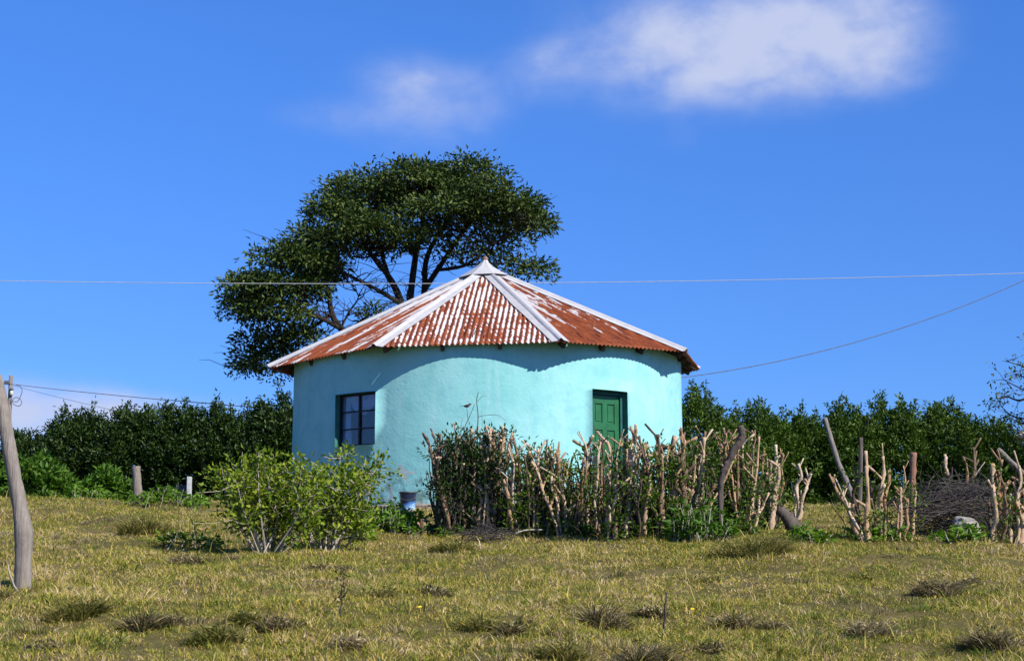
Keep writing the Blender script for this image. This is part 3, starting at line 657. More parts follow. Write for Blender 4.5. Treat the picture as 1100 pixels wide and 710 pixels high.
for a in ((30, 62, 470, 36.2, 'lower dark shrub at the far left end of the back hedge, behind the leaning post'),
          (85, 82, 447, 36, bk+'left of the hut, above the bright laurel bush'),
          (140, 80, 437, 35.6, bk+'left of the hut, straight behind the short grey post'),
          (196, 76, 440, 35.4, bk+'left of the hut, behind the small slab'),
          (248, 76, 435, 35.2, bk+'behind the leafy bush, where the thin cable ends'),
          (300, 72, 428, 35, bk+'touching the left edge of the hut wall'),
          (757, 84, 421, 34.8, bk+'touching the right edge of the hut wall'),
          (815, 80, 426, 35, bk+'behind the curved dead branch, right of the hut'),
          (862, 66, 441, 35.3, 'lowest shrub of the back hedge right of the hut, left of the slanted pole'),
          (915, 70, 428, 35, bk+'behind the thin upright grey post'),
          (962, 74, 425, 35.1, bk+'behind the reddish plank post'),
          (1015, 70, 433, 35.2, bk+'above the brush pile'),
          (1062, 72, 449, 35.4, bk+'sloping down to the right, left of the small roof'),
          (1110, 60, 470, 35.6, bk+'at the right edge, below the small roof')):
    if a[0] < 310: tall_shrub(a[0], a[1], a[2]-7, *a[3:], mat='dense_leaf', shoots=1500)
    else: tall_shrub(*a)
tall_shrub(35, 80, 487, 31.0, 'bright green laurel bush with big leaves in front of the left back hedge', 'bright_leaf', 300, .7, 'laurel_bush', 'bright bushes along the crest', .15, sh=.3)
tall_shrub(118, 34, 497, 30.5, 'small leafy bush with tan stubs beside the short grey post', 'bright_leaf', 110, .35, 'laurel_bush', 'bright bushes along the crest', .13, sh=.25)

# ------------------------------------------------------------------ open leafy bushes in front of the hut
def bush(bpx, bpy, tips, label, nleaf, mat='bush_leaf', lsz=.07, name='leafy_bush', dj=.5, sub=7):
    b = gnd(bpx, bpy); o = empty(name, tuple(b)); tag(o, label, 'bush', 'leafy bushes in front of the hut'); m = MB(); PS, DS = [], []
    per = max(4, nleaf//(len(tips)*sub))
    for (tx, ty) in tips:
        e_ = atY(tx, ty, b[1]+rng.uniform(-dj, dj)); s0 = b+np.array([(e_[0]-b[0])*.22+rng.normal()*.03, rng.normal()*.12, -.03])
        mid = s0+(e_-s0)*.5+np.array([(e_[0]-s0[0])*.10, rng.normal()*.08, .12*abs(e_[0]-s0[0])])
        P = smooth_poly([s0, mid+rng.normal(size=3)*.04, e_], 6); r = np.linspace(.012, .003, len(P)); m.tube(P, r, 5, cap=False)
        for q in range(sub):
            f_ = rng.uniform(.33, 1.)**.85; j = min(int(f_*(len(P)-1)), len(P)-1); a = P[j]
            k = a+rng.normal(size=3)*np.array([.16, .16, .10])+np.array([0, 0, .08]); k = k if f_ < .93 else e_+rng.normal(size=3)*.03
            m.tube([a, (a+k)/2+rng.normal(size=3)*.02, k], [.006, .004, .003], 3, cap=False)
            n = per; t_ = rng.random((n, 1)); off = rng.normal(size=(n, 3))*.05; PS.append(a+(k-a)*t_+off); DS.append(unit(off)+np.array([0, 0, .3])+rng.normal(size=(n, 3))*.3)
    m.build('stems', M['pale_twig'], o); P = np.concatenate(PS); P[:, 2] = np.maximum(P[:, 2], gz(P[:, 0], P[:, 1])+.03)
    leaf_obj('foliage', P, np.concatenate(DS), rng.uniform(.7, 1.3, len(P))*lsz, rng.uniform(.45, .6, len(P))*lsz, M[mat], o, up=.3)
def fan(x0, x1, yt, yb, n, edge=.5):
    L_ = []
    for k in range(n):
        u = (k+.5)/n*2-1; top = yt(u) ; x = (x0+x1)/2+u*(x1-x0)/2
        L_.append((x+rng.normal()*5, top+abs(rng.normal())*14))
        if k % 2: L_.append((x*.8+.2*(x0+x1)/2+rng.normal()*8, top+rng.uniform(20, 55)))
    return L_
bush(288, 592, fan(232, 348, lambda u: 482+32*abs(u+.1)**1.6, 0, 24), 'larger left light green leafy bush on pale stems, in front of the hut window', 4000, dj=.45)
bush(350, 591, fan(305, 408, lambda u: 500+14*abs(u)**1.2-(9 if u > .8 else 0), 0, 20)+[(368, 478), (372, 484), (405, 490), (409, 494), (392, 500)], 'right light green leafy bush reaching up past the window sill', 3500, dj=.45)
def weeds(cx, cy, wpx, hpx, n, label, mat='weed_leaf', lsz=.10):
    b = gnd(cx, cy); s = b[1]/F; o = empty('weed_patch', tuple(b)); tag(o, label, 'weeds', 'leafy weeds'); r = wpx*s/2; h = hpx*s
    k = n//9; u = rng.uniform(-1, 1, k); v_ = rng.uniform(-1, 1, k); x = b[0]+u*r; y = b[1]+v_*min(r, .45); H = h*rng.uniform(.4, 1.05, k)*(1-.5*u*u)
    m = MB(); PS, DS = [], []
    for i_ in range(k):
        a = np.array([x[i_], y[i_], g(x[i_], y[i_])-.01]); e_ = a+np.array([rng.normal()*.06, rng.normal()*.06, H[i_]]); m.tube([a, (a+e_)/2+rng.normal(size=3)*.015, e_], [.006, .005, .003], 3, cap=False)
        t_ = rng.uniform(.25, 1, (9, 1)); off = rng.normal(size=(9, 3))*np.array([.05, .05, .02]); PS.append(a+(e_-a)*t_+off*.4); DS.append(unit(off)+np.array([0, 0, .25]))
    m.build('stems', M['pale_twig'], o); P = np.concatenate(PS)
    leaf_obj('foliage', P, np.concatenate(DS), rng.uniform(.7, 1.3, len(P))*lsz, rng.uniform(.35, .5, len(P))*lsz, M[mat], o)
weeds(418, 566, 70, 26, 900, 'bright green weeds in front of the blue and white bucket')
weeds(378, 574, 50, 22, 380, 'green weeds at the right foot of the leafy bush')
weeds(752, 578, 64, 38, 950, 'tall bright green weeds at the foot of the pruned hedge near its right end', 'bright_leaf', .11)
weeds(690, 572, 50, 26, 420, 'green weeds at the foot of the pruned hedge below the door', 'bright_leaf')
weeds(620, 574, 40, 18, 260, 'green weeds at the foot of the pruned hedge near its middle', 'bright_leaf')
weeds(868, 582, 34, 20, 230, 'bright green weeds right of the charred log')
weeds(940, 578, 52, 16, 240, 'green weeds under the second clump of cut stems')
weeds(1035, 582, 40, 20, 240, 'green weeds below the white rock')
weeds(90, 535, 56, 18, 300, 'green weeds on the crest left of the short grey post')
weeds(178, 540, 84, 18, 560, 'green weeds on the crest below the small white post')
weeds(205, 588, 60, 24, 260, 'dark wilted weeds on the grass left of the leafy bushes', 'sprout_leaf', .09)
weeds(478, 577, 20, 14, 60, 'small green weeds beside the pale stump')

# ------------------------------------------------------------------ pruned hedge of cut stems in front of the hut
HG = 'pruned shrubs of the cut hedge'
def stem_mesh(b, e_, r0, r1, fork=.9, amp=.019):
    m = MB(); P = smooth_poly(wig(b, e_, 6, amp), 3); n = len(P)
    r = np.linspace(r0, r1, n)*(1+.16*rng.normal(size=n)); r[-1] = max(r[-1], r1*1.1)
    r[rng.integers(2, n-1, 3)] *= rng.uniform(1.12, 1.4, 3)
    m.tube(P, r, 8, lump=.13, capmi=1)
    L = np.linalg.norm(np.array(e_)-b)
    k = 1+rng.poisson(fork*2.6)
    for q in range(k):     # stubs of cut side branches, most of them upright near the top
        j = int(n*rng.uniform(.22, .97)**.6); j = min(j, n-2); a = P[j]; d = np.array([rng.normal()*.42, rng.normal()*.3, 1.]); d /= np.linalg.norm(d)
        ln = rng.uniform(.06, .24); rs = min(r[j]*rng.uniform(.5, .9), .022); side = np.array([d[0], d[1], 0])
        m.tube(smooth_poly([a, a+side*ln*.5+np.array([0, 0, ln*.3]), a+side*ln*.6+d*ln], 2), np.array([.8, 1.1, .85, 1., 1.])*rs, 6, lump=.16, capmi=1)
    return m, P
def pruned(x0, x1, yt0, yt1, yb, n, nleaf, label, leafmat='sprout_leaf', leafz=(0, .95), dj=.30, rad=(.011, .027), lean=13, lsz=.06, stems=None, fill=0, dead=1.9):
    b = gnd((x0+x1)/2, yb); o = empty('pruned_shrub', tuple(b)); tag(o, label, 'shrub', HG); ax = []
    hp = (x1-x0)
    for k in range(n):
        if stems is not None: (bx, by, tx, ty) = stems[k][:4]; Y0 = b[1]+rng.uniform(-.1, .15)
        else:
            bx = x0+hp*(k+rng.uniform(.1, .9))/n; tx = (x0+x1)/2+(bx-(x0+x1)/2)*1.15+rng.normal()*lean*(.45 if rng.random() < .75 else 1.5); bx = (x0+x1)/2+(bx-(x0+x1)/2)*.72; ty = rng.uniform(yt0, yt1) if k % 3 else yt0+rng.uniform(0, 8); Y0 = b[1]+rng.uniform(-.12, 2*dj)*rng.choice([.3, 1.])
            if rng.random() < .33: ty += rng.uniform(15, 45)
        a = atY(bx, yb, Y0); a[2] = g(a[0], Y0)-.05; e_ = atY(tx, ty, Y0+rng.normal()*.08)
        r0 = rng.uniform(*rad)*rng.choice([.8, 1., 1.45]) if stems is None or len(stems[k]) < 5 else stems[k][4]*.56
        m, P = stem_mesh(a, e_, r0*1.1, r0*.72); m.build('stem', [M['tan_stem'], M['cut_wood']], o, True); ax.append(P)
    PS, DS = [], []; tw = MB()
    H = max(P[-1][2] for P in ax)-b[2]
    for q in range(max(1, int(nleaf*1.5)//16)):
        P = ax[rng.integers(len(ax))]; j = int(rng.uniform(*leafz)*(len(P)-1)); a = P[j]
        k = a+np.array([rng.normal()*.09, -abs(rng.normal())*.09+.02, rng.uniform(-.02, .12)])
        tw.tube([a, (a+k)/2+rng.normal(size=3)*.015, k], [.006, .004, .003], 3, cap=False)
        off = rng.normal(size=(16, 3))*.05; PS.append(k+off); DS.append(unit(off)+np.array([0, -.1, .45])+rng.normal(size=(16, 3))*.25)
    for q in range(int(fill*2.2)//20):  # dense growth filling the clump
        kx = rng.uniform(x0+4, x1-4); kz = rng.random()**1.5*.86; Y0 = b[1]+rng.uniform(-.05, 2*dj); a = atY(kx, yb, Y0); a[2] = g(a[0], Y0)+kz*H
        off = rng.normal(size=(20, 3))*.075; PS.append(a+off); DS.append(unit(off)+np.array([0, -.1, .3])+rng.normal(size=(20, 3))*.3)
        tw.tube([a-np.array([0, 0, .25]), a+rng.normal(size=3)*.04, a+np.array([0, -.03, .1])], [.007, .005, .003], 3, cap=False)
    P = np.concatenate(PS); P[:, 2] = np.maximum(P[:, 2], gz(P[:, 0], P[:, 1])+.02)
    leaf_obj('foliage', P, np.concatenate(DS), rng.uniform(.7, 1.3, len(P))*lsz, rng.uniform(.4, .55, len(P))*lsz, M[leafmat], o)
    for q in range(int((x1-x0)*(dead if stems is None else .15))):      # thin dead shoots crowding the foot
        kx = rng.uniform(x0, x1); Y0 = b[1]+rng.uniform(.05, 2*dj+.1); a = atY(kx, yb, Y0); a[2] = g(a[0], Y0)-.02
        tw.tube(wig(a, a+np.array([rng.normal()*.10, rng.normal()*.06, H*rng.uniform(.25, .72 if dead < 5 else .9)]), 5, .03), np.linspace(.011, .004, 5), 4, cap=False)
    if tw.f: tw.build('twigs', M['dark_wood'], o)
    return o, b
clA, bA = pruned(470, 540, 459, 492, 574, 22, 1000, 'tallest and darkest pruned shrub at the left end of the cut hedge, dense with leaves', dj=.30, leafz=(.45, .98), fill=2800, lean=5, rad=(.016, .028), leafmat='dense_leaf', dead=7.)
pruned(543, 596, 470, 500, 575, 18, 624, 'pruned shrub with pale upright stems, just right of the dense dark one', fill=756)
pruned(572, 604, 482, 520, 577, 10, 260, 'low pruned shrub left of the dark gap in the cut hedge', fill=216)
pruned(596, 626, 492, 535, 576, 10, 208, 'thin low pruned shrub in the gap of the cut hedge left of the door', fill=288)
pruned(624, 650, 471, 505, 577, 13, 312, 'pruned shrub with twisted tan stems in front of the left edge of the green door', fill=216)
pruned(648, 676, 470, 510, 580, 13, 338, 'pruned shrub with bare stems in front of the middle of the green door', fill=216)
pruned(674, 702, 473, 505, 578, 13, 390, 'pruned shrub in front of the dark right jamb of the door', fill=360)
pruned(700, 731, 466, 498, 576, 14, 429, 'pruned shrub in front of the bright wall between door and right wall edge', fill=468)
pruned(729, 758, 462, 500, 574, 13, 442, 'pruned shrub in front of the right edge of the hut wall', fill=612)
pruned(757, 784, 462, 505, 573, 11, 416, 'pruned shrub left of the curved dark dead branch', fill=612)
pruned(784, 812, 462, 500, 572, 13, 416, 'pruned shrub right of the curved dark dead branch', fill=540)
pruned(808, 838, 474, 520, 571, 11, 338, 'last full pruned shrub at the right end of the long cut hedge', fill=360)
pruned(826, 842, 478, 500, 556, 2, 60, 'single knobbly forked stem standing behind the charred log', stems=[(836, 556, 833, 478, .05), (838, 556, 841, 488, .028)])
pruned(852, 872, 498, 510, 556, 3, 40, 'bare Y-shaped cut stem standing alone right of the charred log', stems=[(855, 556, 858, 498, .04), (856, 556, 871, 508, .045), (854, 556, 853, 530, .03)])
pruned(905, 982, 485, 520, 580, 13, 330, 'clump of pale cut stems between the slanted pole and the reddish plank', stems=[(928, 578, 893, 512, .045), (922, 580, 918, 500, .035), (934, 579, 931, 500, .045), (940, 578, 936, 520, .035), (946, 579, 949, 490, .05), (952, 578, 955, 505, .04), (958, 580, 945, 530, .03), (968, 578, 968, 522, .03), (974, 579, 975, 535, .035), (978, 580, 984, 528, .03), (938, 580, 921, 555, .04), (962, 578, 972, 500, .02), (930, 580, 905, 530, .03)])
pruned(1064, 1112, 488, 520, 586, 12, 240, 'clump of pale cut stems at the right edge of the photo', stems=[(1068, 586, 1066, 497, .045), (1070, 586, 1076, 492, .04), (1072, 586, 1072, 530, .05), (1078, 585, 1080, 520, .04), (1084, 585, 1086, 530, .04), (1087, 585, 1096, 506, .045), (1092, 585, 1089, 517, .035), (1096, 584, 1100, 530, .05), (1102, 585, 1108, 512, .04), (1106, 585, 1104, 545, .04), (1090, 586, 1094, 500, .035), (1064, 585, 1062, 540, .04)])
pruned(1012, 1024, 490, 500, 552, 2, 40, 'knobbly single cut stem behind the left part of the brush pile', stems=[(1020, 556, 1017, 491, .05), (1021, 556, 1023, 515, .035)], dj=.1)
pruned(1036, 1050, 481, 500, 552, 3, 40, 'forked single cut stem behind the right part of the brush pile', stems=[(1040, 556, 1046, 481, .045), (1041, 556, 1038, 498, .035), (1042, 556, 1044, 525, .03)], dj=.1)

# ------------------------------------------------------------------ loose timber, posts and poles
def timber(name, label, cat, pts, rads, mat, sides=10, lump=.06, group=None, Y=None, sink=True, capmat=None):
    """pts: (px, py, depth offset) from base to tip; the first point stands on the ground"""
    b = gnd(pts[0][0], pts[0][1]) if Y is None else None
    if Y is not None: q = atY(pts[0][0], pts[0][1], Y); b = np.array([q[0], Y, g(q[0], Y)])
    P = [np.array([b[0], b[1], b[2]-.08])]
    for (x, y, d) in pts[1:]: P.append(atY(x, y, b[1]+d))
    P = smooth_poly(P, 7); r = np.interp(np.linspace(0, 1, len(P)), np.linspace(0, 1, len(rads)), rads)
    m = MB(); m.tube(P, r, sides, lump=lump, capmi=1 if capmat else None)
    o = m.build(name, [M[mat], M[capmat]] if capmat else M[mat], None, True); recenter(o, b); return tag(o, label, cat, group)
timber('fence_post', 'thick weathered leaning fence post standing in the grass at the left edge', 'post', [(25, 632, 0), (25, 600, 0), (25.5, 573, 0), (21.5, 545, 0), (15, 510, 0), (8, 470, .02), (.5, 430, .03), (-5, 405, .05)], [.078, .076, .086, .066, .062, .062, .062, .060], 'grey_wood', 16, .03)
m = MB(); b = gnd(22, 634); m.tube(wig(b+np.array([.03, -.16, -.02]), atY(8, 606, b[1]-.22), 5, .03), [.012, .011, .010, .008, .006], 5)
o = m.build('dead_stick', M['pale_twig'], None, True); recenter(o, b); tag(o, 'short pale stick leaning on the foot of the thick fence post', 'stick')
timber('short_post', 'short grey post standing before the dark hedge left of the hut', 'post', [(150, 534, 0), (147, 515, 0), (146, 501, 0)], [.085, .08, .08, .078], 'grey_wood', 9, .05, Y=30.2)
timber('wooden_pole', 'long grey slanted pole rising left of the second clump of cut stems', 'pole', [(926, 570, 0), (914, 530, .1), (900, 495, .2), (886, 449, .3)], [.036, .038, .040, .036, .028], 'drift_wood', 9, .10, capmat='cut_wood')
timber('grey_post', 'thin upright grey post behind the second clump of cut stems', 'post', [(922, 556, 0), (924, 520, 0), (925, 470, 0)], [.036, .036, .034, .030], 'drift_wood', 8, .08)
timber('plank_post', 'upright reddish-brown split plank post left of the brush pile', 'post', [(980, 566, 0), (980.5, 525, 0), (981, 486, 0)], [.055, .05, .05, .048], 'red_wood', 6, .12)
timber('wooden_pole', 'dark slanted pole pointing up left over the cut stems at the right edge', 'pole', [(1148, 560, .3), (1120, 530, .2), (1098, 508, .1), (1072, 482, 0)], [.05, .045, .042, .042, .034], 'drift_wood', 8, .10)
timber('dead_branch', 'dark curved dead branch standing upright in the cut hedge', 'branch', [(774, 579, 0), (774, 540, 0), (775, 514, 0), (781, 499, 0), (789, 483, 0), (797, 469, 0), (795, 457, 0)], [.03, .036, .034, .04, .045, .05, .040], 'dark_wood', 9, .16)
def lying(name, label, cat, pts, rads, mat, lump=.1):
    b0 = gnd(*pts[0][:2]); P = []
    for (x, y, h) in pts: q = atY(x, y, b0[1]+h); P.append(q)
    P = smooth_poly(P, 6); r = np.interp(np.linspace(0, 1, len(P)), np.linspace(0, 1, len(rads)), rads)
    m = MB(); m.tube(P, r, 8, lump=lump); o = m.build(name, M[mat], None, True); recenter(o, b0); return tag(o, label, cat)
lying('charred_log', 'charred black log leaning on the ground at the right end of the cut hedge', 'log', [(860, 576, 0), (853, 566, .05), (846, 556, .1), (836, 547, .15)], [.085, .10, .085, .05], 'dark_wood', .14)
lying('dead_branch', 'dark crooked branch lying left of the charred log', 'branch', [(852, 562, .05), (838, 562, 0), (826, 557, 0), (812, 563, 0)], [.035, .045, .05, .03], 'dark_wood', .14)
m = MB(); b = gnd(456, 574); P = smooth_poly([b+np.array([0, 0, -.05]), b+np.array([-.01, 0, .10]), b+np.array([-.03, .02, .2])], 5); m.tube(P, np.linspace(.055, .035, len(P)), 8, lump=.12)
m.tube([P[3], P[3]+np.array([-.09, 0, .12])], [.025, .018], 6, lump=.1)
o = m.build('tree_stump', M['tan_stem'], None, True); recenter(o, b); tag(o, 'small pale forked stump in the grass right of the bucket', 'stump')
def twigpile(name, label, x0, x1, y0, y1, yb, n, L, r, depth=.5, mat='brush_twig', flat=.45):
    b = gnd((x0+x1)/2, yb); s = b[1]/F; hw = (x1-x0)/2*s; H = (yb-y0)*s; m = MB()
    for k in range(n):
        u = rng.uniform(-1, 1); q = rng.random(); c = b+np.array([u*hw*.8, rng.uniform(-1, 1)*depth+.1, H*q*.92*(1-.45*u*u)])
        a = rng.normal()*.9 + (PI if rng.random() < .5 else 0); ln = L*rng.uniform(.4, 1.1); d = np.array([math.cos(a)*ln, rng.normal()*ln*.35, flat*rng.normal()*ln*.5]); p0 = c-d/2; p1 = c+d/2
        for p in (p0, p1): p[2] = min(max(p[2], g(p[0], p[1])+.01), b[2]+H*(1.08-.45*min(1, abs((p[0]-b[0])/hw))**2)*(.78+.9*float(vnoise(p[0]*2.3, p[1]*2.3, 77))))
        P = wig(p0, p1, 6, .03, .14); P[:, 2] = np.maximum(P[:, 2], gz(P[:, 0], P[:, 1])+.01); rr = r*rng.uniform(.4, 1.3)
        m.tube(P, np.linspace(rr, rr*.4, 6), 4, cap=False)
        for z in range(rng.integers(0, 3)):
            j = rng.integers(1, 5); m.tube(wig(P[j], P[j]+unit(d+rng.normal(size=3)*ln*.6)*ln*.35, 4, .05), np.linspace(rr*.6, rr*.2, 4), 3, cap=False)
    o = m.build(name, M[mat], None); recenter(o, b); return tag(o, label, 'brush pile')
twigpile('brush_pile', 'large heap of dead grey branches between the reddish plank and the right edge', 982, 1082, 508, 0, 574, 300, 1.35, .0075, .6, flat=.9)
twigpile('brush_pile', 'tangle of bare grey twigs lying at the foot of the dense dark pruned shrub', 488, 552, 552, 0, 583, 45, .6, .007, .25, flat=1.6)
twigpile('brush_pile', 'dark heap of fine twigs in the gap of the cut hedge left of the door', 600, 640, 508, 0, 568, 200, .42, .005, .3, flat=1.6)
def long_twig(label, pts, r):
    b0 = gnd(*pts[0][:2]); P = smooth_poly([atY(x, y, b0[1]+d) for x, y, d in pts], 5); m = MB(); m.tube(P, np.linspace(r, r*.5, len(P)), 6); o = m.build('dead_branch', M['pale_twig'], None, True); recenter(o, b0); tag(o, label, 'branch')
long_twig('thin pale branch arching over the twig tangle by the dark pruned shrub', [(520, 572, 0), (506, 556, -.1), (496, 548, -.1), (487, 546, -.05), (486, 556, 0)], .012)
long_twig('pale bent branch lying in the grass below the cut hedge left of the door', [(551, 578, 0), (556, 572, -.05), (568, 569, -.05), (584, 569, 0)], .016)
long_twig('thin pale branch sticking up right out of the brush pile', [(1030, 540, .1), (1048, 510, .1), (1058, 496, .1)], .014)
# white rock
b = gnd(1038, 579); m = MB(); s = b[1]/F; b[2] = g(b[0], b[1]); vs = []
import bmesh
bm = bmesh.new(); bmesh.ops.create_icosphere(bm, subdivisions=3, radius=1)
for v_ in bm.verts:
    k = 1+.6*float(vnoise(v_.co.x*1.4+3, v_.co.y*1.4+v_.co.z*1.9, 41))+.25*float(vnoise(v_.co.x*3+3, v_.co.y*4+v_.co.z*3, 42))
    v_.co = Vector((v_.co.x*.18*k*(1-.25*v_.co.z), v_.co.y*.14*k, v_.co.z*.14*k+.09-.04*v_.co.x))
me = bpy.data.meshes.new('rock'); bm.to_mesh(me); bm.free()
o = link('rock', me, plain('pale limestone', (.29, .26, .22), .9, .35, 9, bump=.5)); o.location = (b[0], b[1]+.05, b[2]+.06); tag(o, 'white angular rock under the front of the brush pile', 'rock')
# small slab and post of a grave or marker on the crest
b = atY(196, 530, 30.6); b[2] = g(b[0], b[1]); m = MB(); m.box((b[0], b[1], b[2]+.15), (.25, .04, .50))
o = m.build('grey_slab', plain('grey slab', (.045, .05, .06), .8, .15, 9)); bv = o.modifiers.new('bevel', 'BEVEL'); bv.width = .008; recenter(o, b); tag(o, 'small dark grey upright slab in the hedge shade left of the leafy bushes', 'slab')
b = atY(203, 530, 28.7); b[2] = g(b[0], b[1]); zt_ = atY(203, 512, 28.7)[2]; m = MB(); m.box((b[0], b[1], (b[2]-.1+zt_)/2), (.08, .08, zt_-b[2]+.1)); o = m.build('white_post', plain('white painted concrete', (.42, .42, .40), .85, .2, 14)); bv = o.modifiers.new('bevel', 'BEVEL'); bv.width = .01; recenter(o, b); tag(o, 'short white square post beside the small grey slab', 'post')
# paint bucket by the wall
b = gnd(438, 549); bk_ = empty('paint_bucket', tuple(b)); tag(bk_, 'small blue and white paint bucket with dark rim standing near the hut wall', 'bucket')
t = NT('bucket print'); v = t.coord('Object'); sp = t.new('ShaderNodeSeparateXYZ'); t.lk(v, sp.inputs[0])
f_ = t.math('ADD', t.math('MULTIPLY', sp.outputs[2], 4.2), t.math('MULTIPLY', t.noise(t.coord('Object', (5, 5, 9)), 1.5, 5), .9)); f_ = t.math('SUBTRACT', f_, t.math('MULTIPLY', sp.outputs[0], 1.8))
t.set(t.ramp(t.math('SUBTRACT', f_, .2, clamp=True), [(.15, (.72, .76, .80)), (.35, (.35, .55, .82)), (.6, (.05, .17, .42)), (.85, (.015, .025, .06))]), .4, .5); M['bucket'] = t.m
m = MB(); z0 = b[2]-.02; m.lathe([(.105, 0), (.115, .03), (.125, .28), (.128, .285), (.128, .30)], (b[0], b[1], z0), 24); m.build('bucket_body', M['bucket'], bk_, True)
m = MB(); m.lathe([(.130, .292), (.140, .296), (.140, .318), (.128, .322), (.10, .318), (.01, .316)], (b[0], b[1], z0), 24); m.build('rim', plain('dark bucket lid', (.05, .055, .065), .5, .3, 20), bk_, True)
m = MB(); m.tube([(b[0]+.143*math.cos(a), b[1]-.143*math.sin(a)*.98, z0+.285-.10*math.sin(a)) for a in np.linspace(0, PI, 14)], .004, 5); m.build('handle', M['cable'], bk_)

# ------------------------------------------------------------------ twig perch and bird
yA = bA[1]+.15
m = MB()
for pts, r in (([(512, 490), (513, 462), (513.5, 445), (512, 430), (514, 421)], .008), ([(497, 480), (499, 460), (505, 446), (510, 434)], .006), ([(503, 452), (502, 444), (501.5, 438.2)], .004), ([(513, 448), (522, 446), (535, 446), (543, 452)], .004), ([(513, 431), (519, 425), (523, 426)], .003), ([(496, 478), (495, 460), (497, 449)], .004), ([(514, 465), (518, 458), (517, 440)], .003)):
    P = smooth_poly([atY(x, y, yA+.05*math.sin(x)) for x, y in pts], 4); m.tube(P, np.linspace(r, r*.45, len(P)), 4)
o = m.build('bare_twig', M['brush_twig'], clA)
bp = atY(502, 437.6, yA+.05*math.sin(501.5)); s = yA/F
bird = empty('small_bird', tuple(bp)); tag(bird, 'small brown bird with orange breast perched on a bare twig in front of the wall', 'bird')
t = NT('bird plumage'); v = t.coord('Object'); sp = t.new('ShaderNodeSeparateXYZ'); t.lk(v, sp.inputs[0])
f_ = t.math('ADD', t.math('MULTIPLY', t.math('SUBTRACT', sp.outputs[0], sp.outputs[2]), 14.), t.math('MULTIPLY', t.noise(v, 60, 3), .4))
t.set(t.ramp(t.math('ADD', f_, .25), [(.35, (.05, .04, .035)), (.6, (.12, .08, .055)), (.75, (.50, .24, .10))]), .8, .2); M['bird'] = t.m
# one continuous body: rings swept from tail root to beak root
cx = np.array([-.050, -.042, -.028, -.010, .008, .020, .027, .034, .042, .049, .052]); czz = np.array([.018, .018, .017, .018, .023, .031, .038, .043, .045, .044, .043]); rr = np.array([.004, .009, .016, .0205, .020, .016, .0125, .0125, .0115, .007, .003])
m = MB(); m.tube(np.stack([bp[0]+cx, np.full(11, bp[1]), bp[2]+czz], 1), rr, 14); m.build('body', M['bird'], bird, True)
m = MB(); m.box((bp[0]-.072, bp[1], bp[2]+.0185), (.052, .013, .004), Matrix.Rotation(R_(3), 3, 'Y')); m.build('tail', plain('tail feathers', (.04, .035, .03), .8), bird)
m = MB(); m.tube([(bp[0]+.050, bp[1], bp[2]+.043), (bp[0]+.064, bp[1], bp[2]+.0415)], [.0035, .0006], 8); m.build('beak', plain('dark beak', (.03, .025, .02), .5), bird, True)
for s_ in (-1, 1):
    m = MB(); m.tube([(bp[0]+.016, bp[1]+s_*.017, bp[2]+.027), (bp[0]-.006, bp[1]+s_*.021, bp[2]+.022), (bp[0]-.032, bp[1]+s_*.016, bp[2]+.018), (bp[0]-.054, bp[1]+s_*.007, bp[2]+.018)], [.004, .0085, .006, .0015], 8); m.build('wing', plain('wing feathers', (.05, .04, .032), .8), bird, True)
    m = MB(); m.lathe([(.0001, -.002), (.0018, 0), (.0001, .002)], (bp[0]+.043, bp[1]+s_*.0105, bp[2]+.0465), 8); m.build('eye', plain('bird eye', (.005, .005, .005), .2), bird)
    m = MB(); m.tube([(bp[0]-.001, bp[1]+s_*.008, bp[2]+.004), (bp[0], bp[1]+s_*.007, bp[2]-.004), (bp[0]+.003, bp[1]+s_*.003, bp[2]-.006)], .0016, 5); m.build('leg', plain('bird leg', (.10, .06, .04), .6), bird)

# ------------------------------------------------------------------ poles and cables
pb = atY(7.4, 500, 52.); pole = empty('electric_pole', (pb[0], 52., g(pb[0], 52.))); tag(pole, 'thin dark electric pole far behind the leaning fence post, its top carrying a cable', 'pole')
tpz = atY(7.4, 403.5, 52.)[2]; zg = pole.location.z
m = MB(); m.tube([(pb[0], 52, zg-.3), (pb[0], 52, (zg+tpz)/2), (pb[0], 52, tpz)], [.085, .075, .066], 12, lump=.02); m.build('shaft', wood_mat('tarred pole timber', [(.2, (.06, .05, .045)), (.6, (.15, .13, .115)), (1, (.26, .23, .2))]), pole, True)
q = atY(7.6, 412, 51.9); m = MB(); m.box((q[0]-.02, 51.92, q[2]), (.22, .10, .05)); m.box((q[0]-.02, 51.92, q[2]+.06), (.12, .12, .06)); m.build('bracket', M['cable'], pole)
q = atY(12.3, 421, 51.9); m = MB(); m.lathe([(.03, -.10), (.055, -.09), (.055, .02), (.04, .04)], (q[0], 51.9, q[2]), 12); m.build('insulator', plain('cream porcelain', (.62, .60, .48), .4), pole, True)
m = MB(); m.lathe([(.04, .04), (.06, .05), (.06, .11), (.02, .13)], (q[0], 51.9, q[2]), 12); m.tube([(q[0], 51.9, q[2]+.09), (pb[0]+.03, 52, q[2]+.09)], .015, 5); m.build('insulator_cap', M['cable'], pole, True)
m = MB(); c0 = atY(17.5, 432, 51.9)
P = smooth_poly([atY(x, y, 51.9) for x, y in ((12.5, 427), (12, 432), (16, 427), (21, 428), (23.3, 432), (21, 436), (16, 435), (13, 431), (19, 431), (23.6, 421), (22, 415), (17, 413.6))], 6); m.tube(P, .011, 4); m.build('wire_loop', M['cable'], pole)
def cable(label, A, B, sag, r, mat='cable', n=60):
    A = np.array(A); B = np.array(B); t_ = np.linspace(0, 1, n)[:, None]; P = A+(B-A)*t_; P[:, 2] -= 4*sag*(t_*(1-t_))[:, 0]
    m = MB(); m.tube(P, r, 5); o = m.build('overhead_cable', M[mat], None, True); recenter(o, A); tag(o, label, 'cable')
eL = (-2.9, 32.35, 5.02)
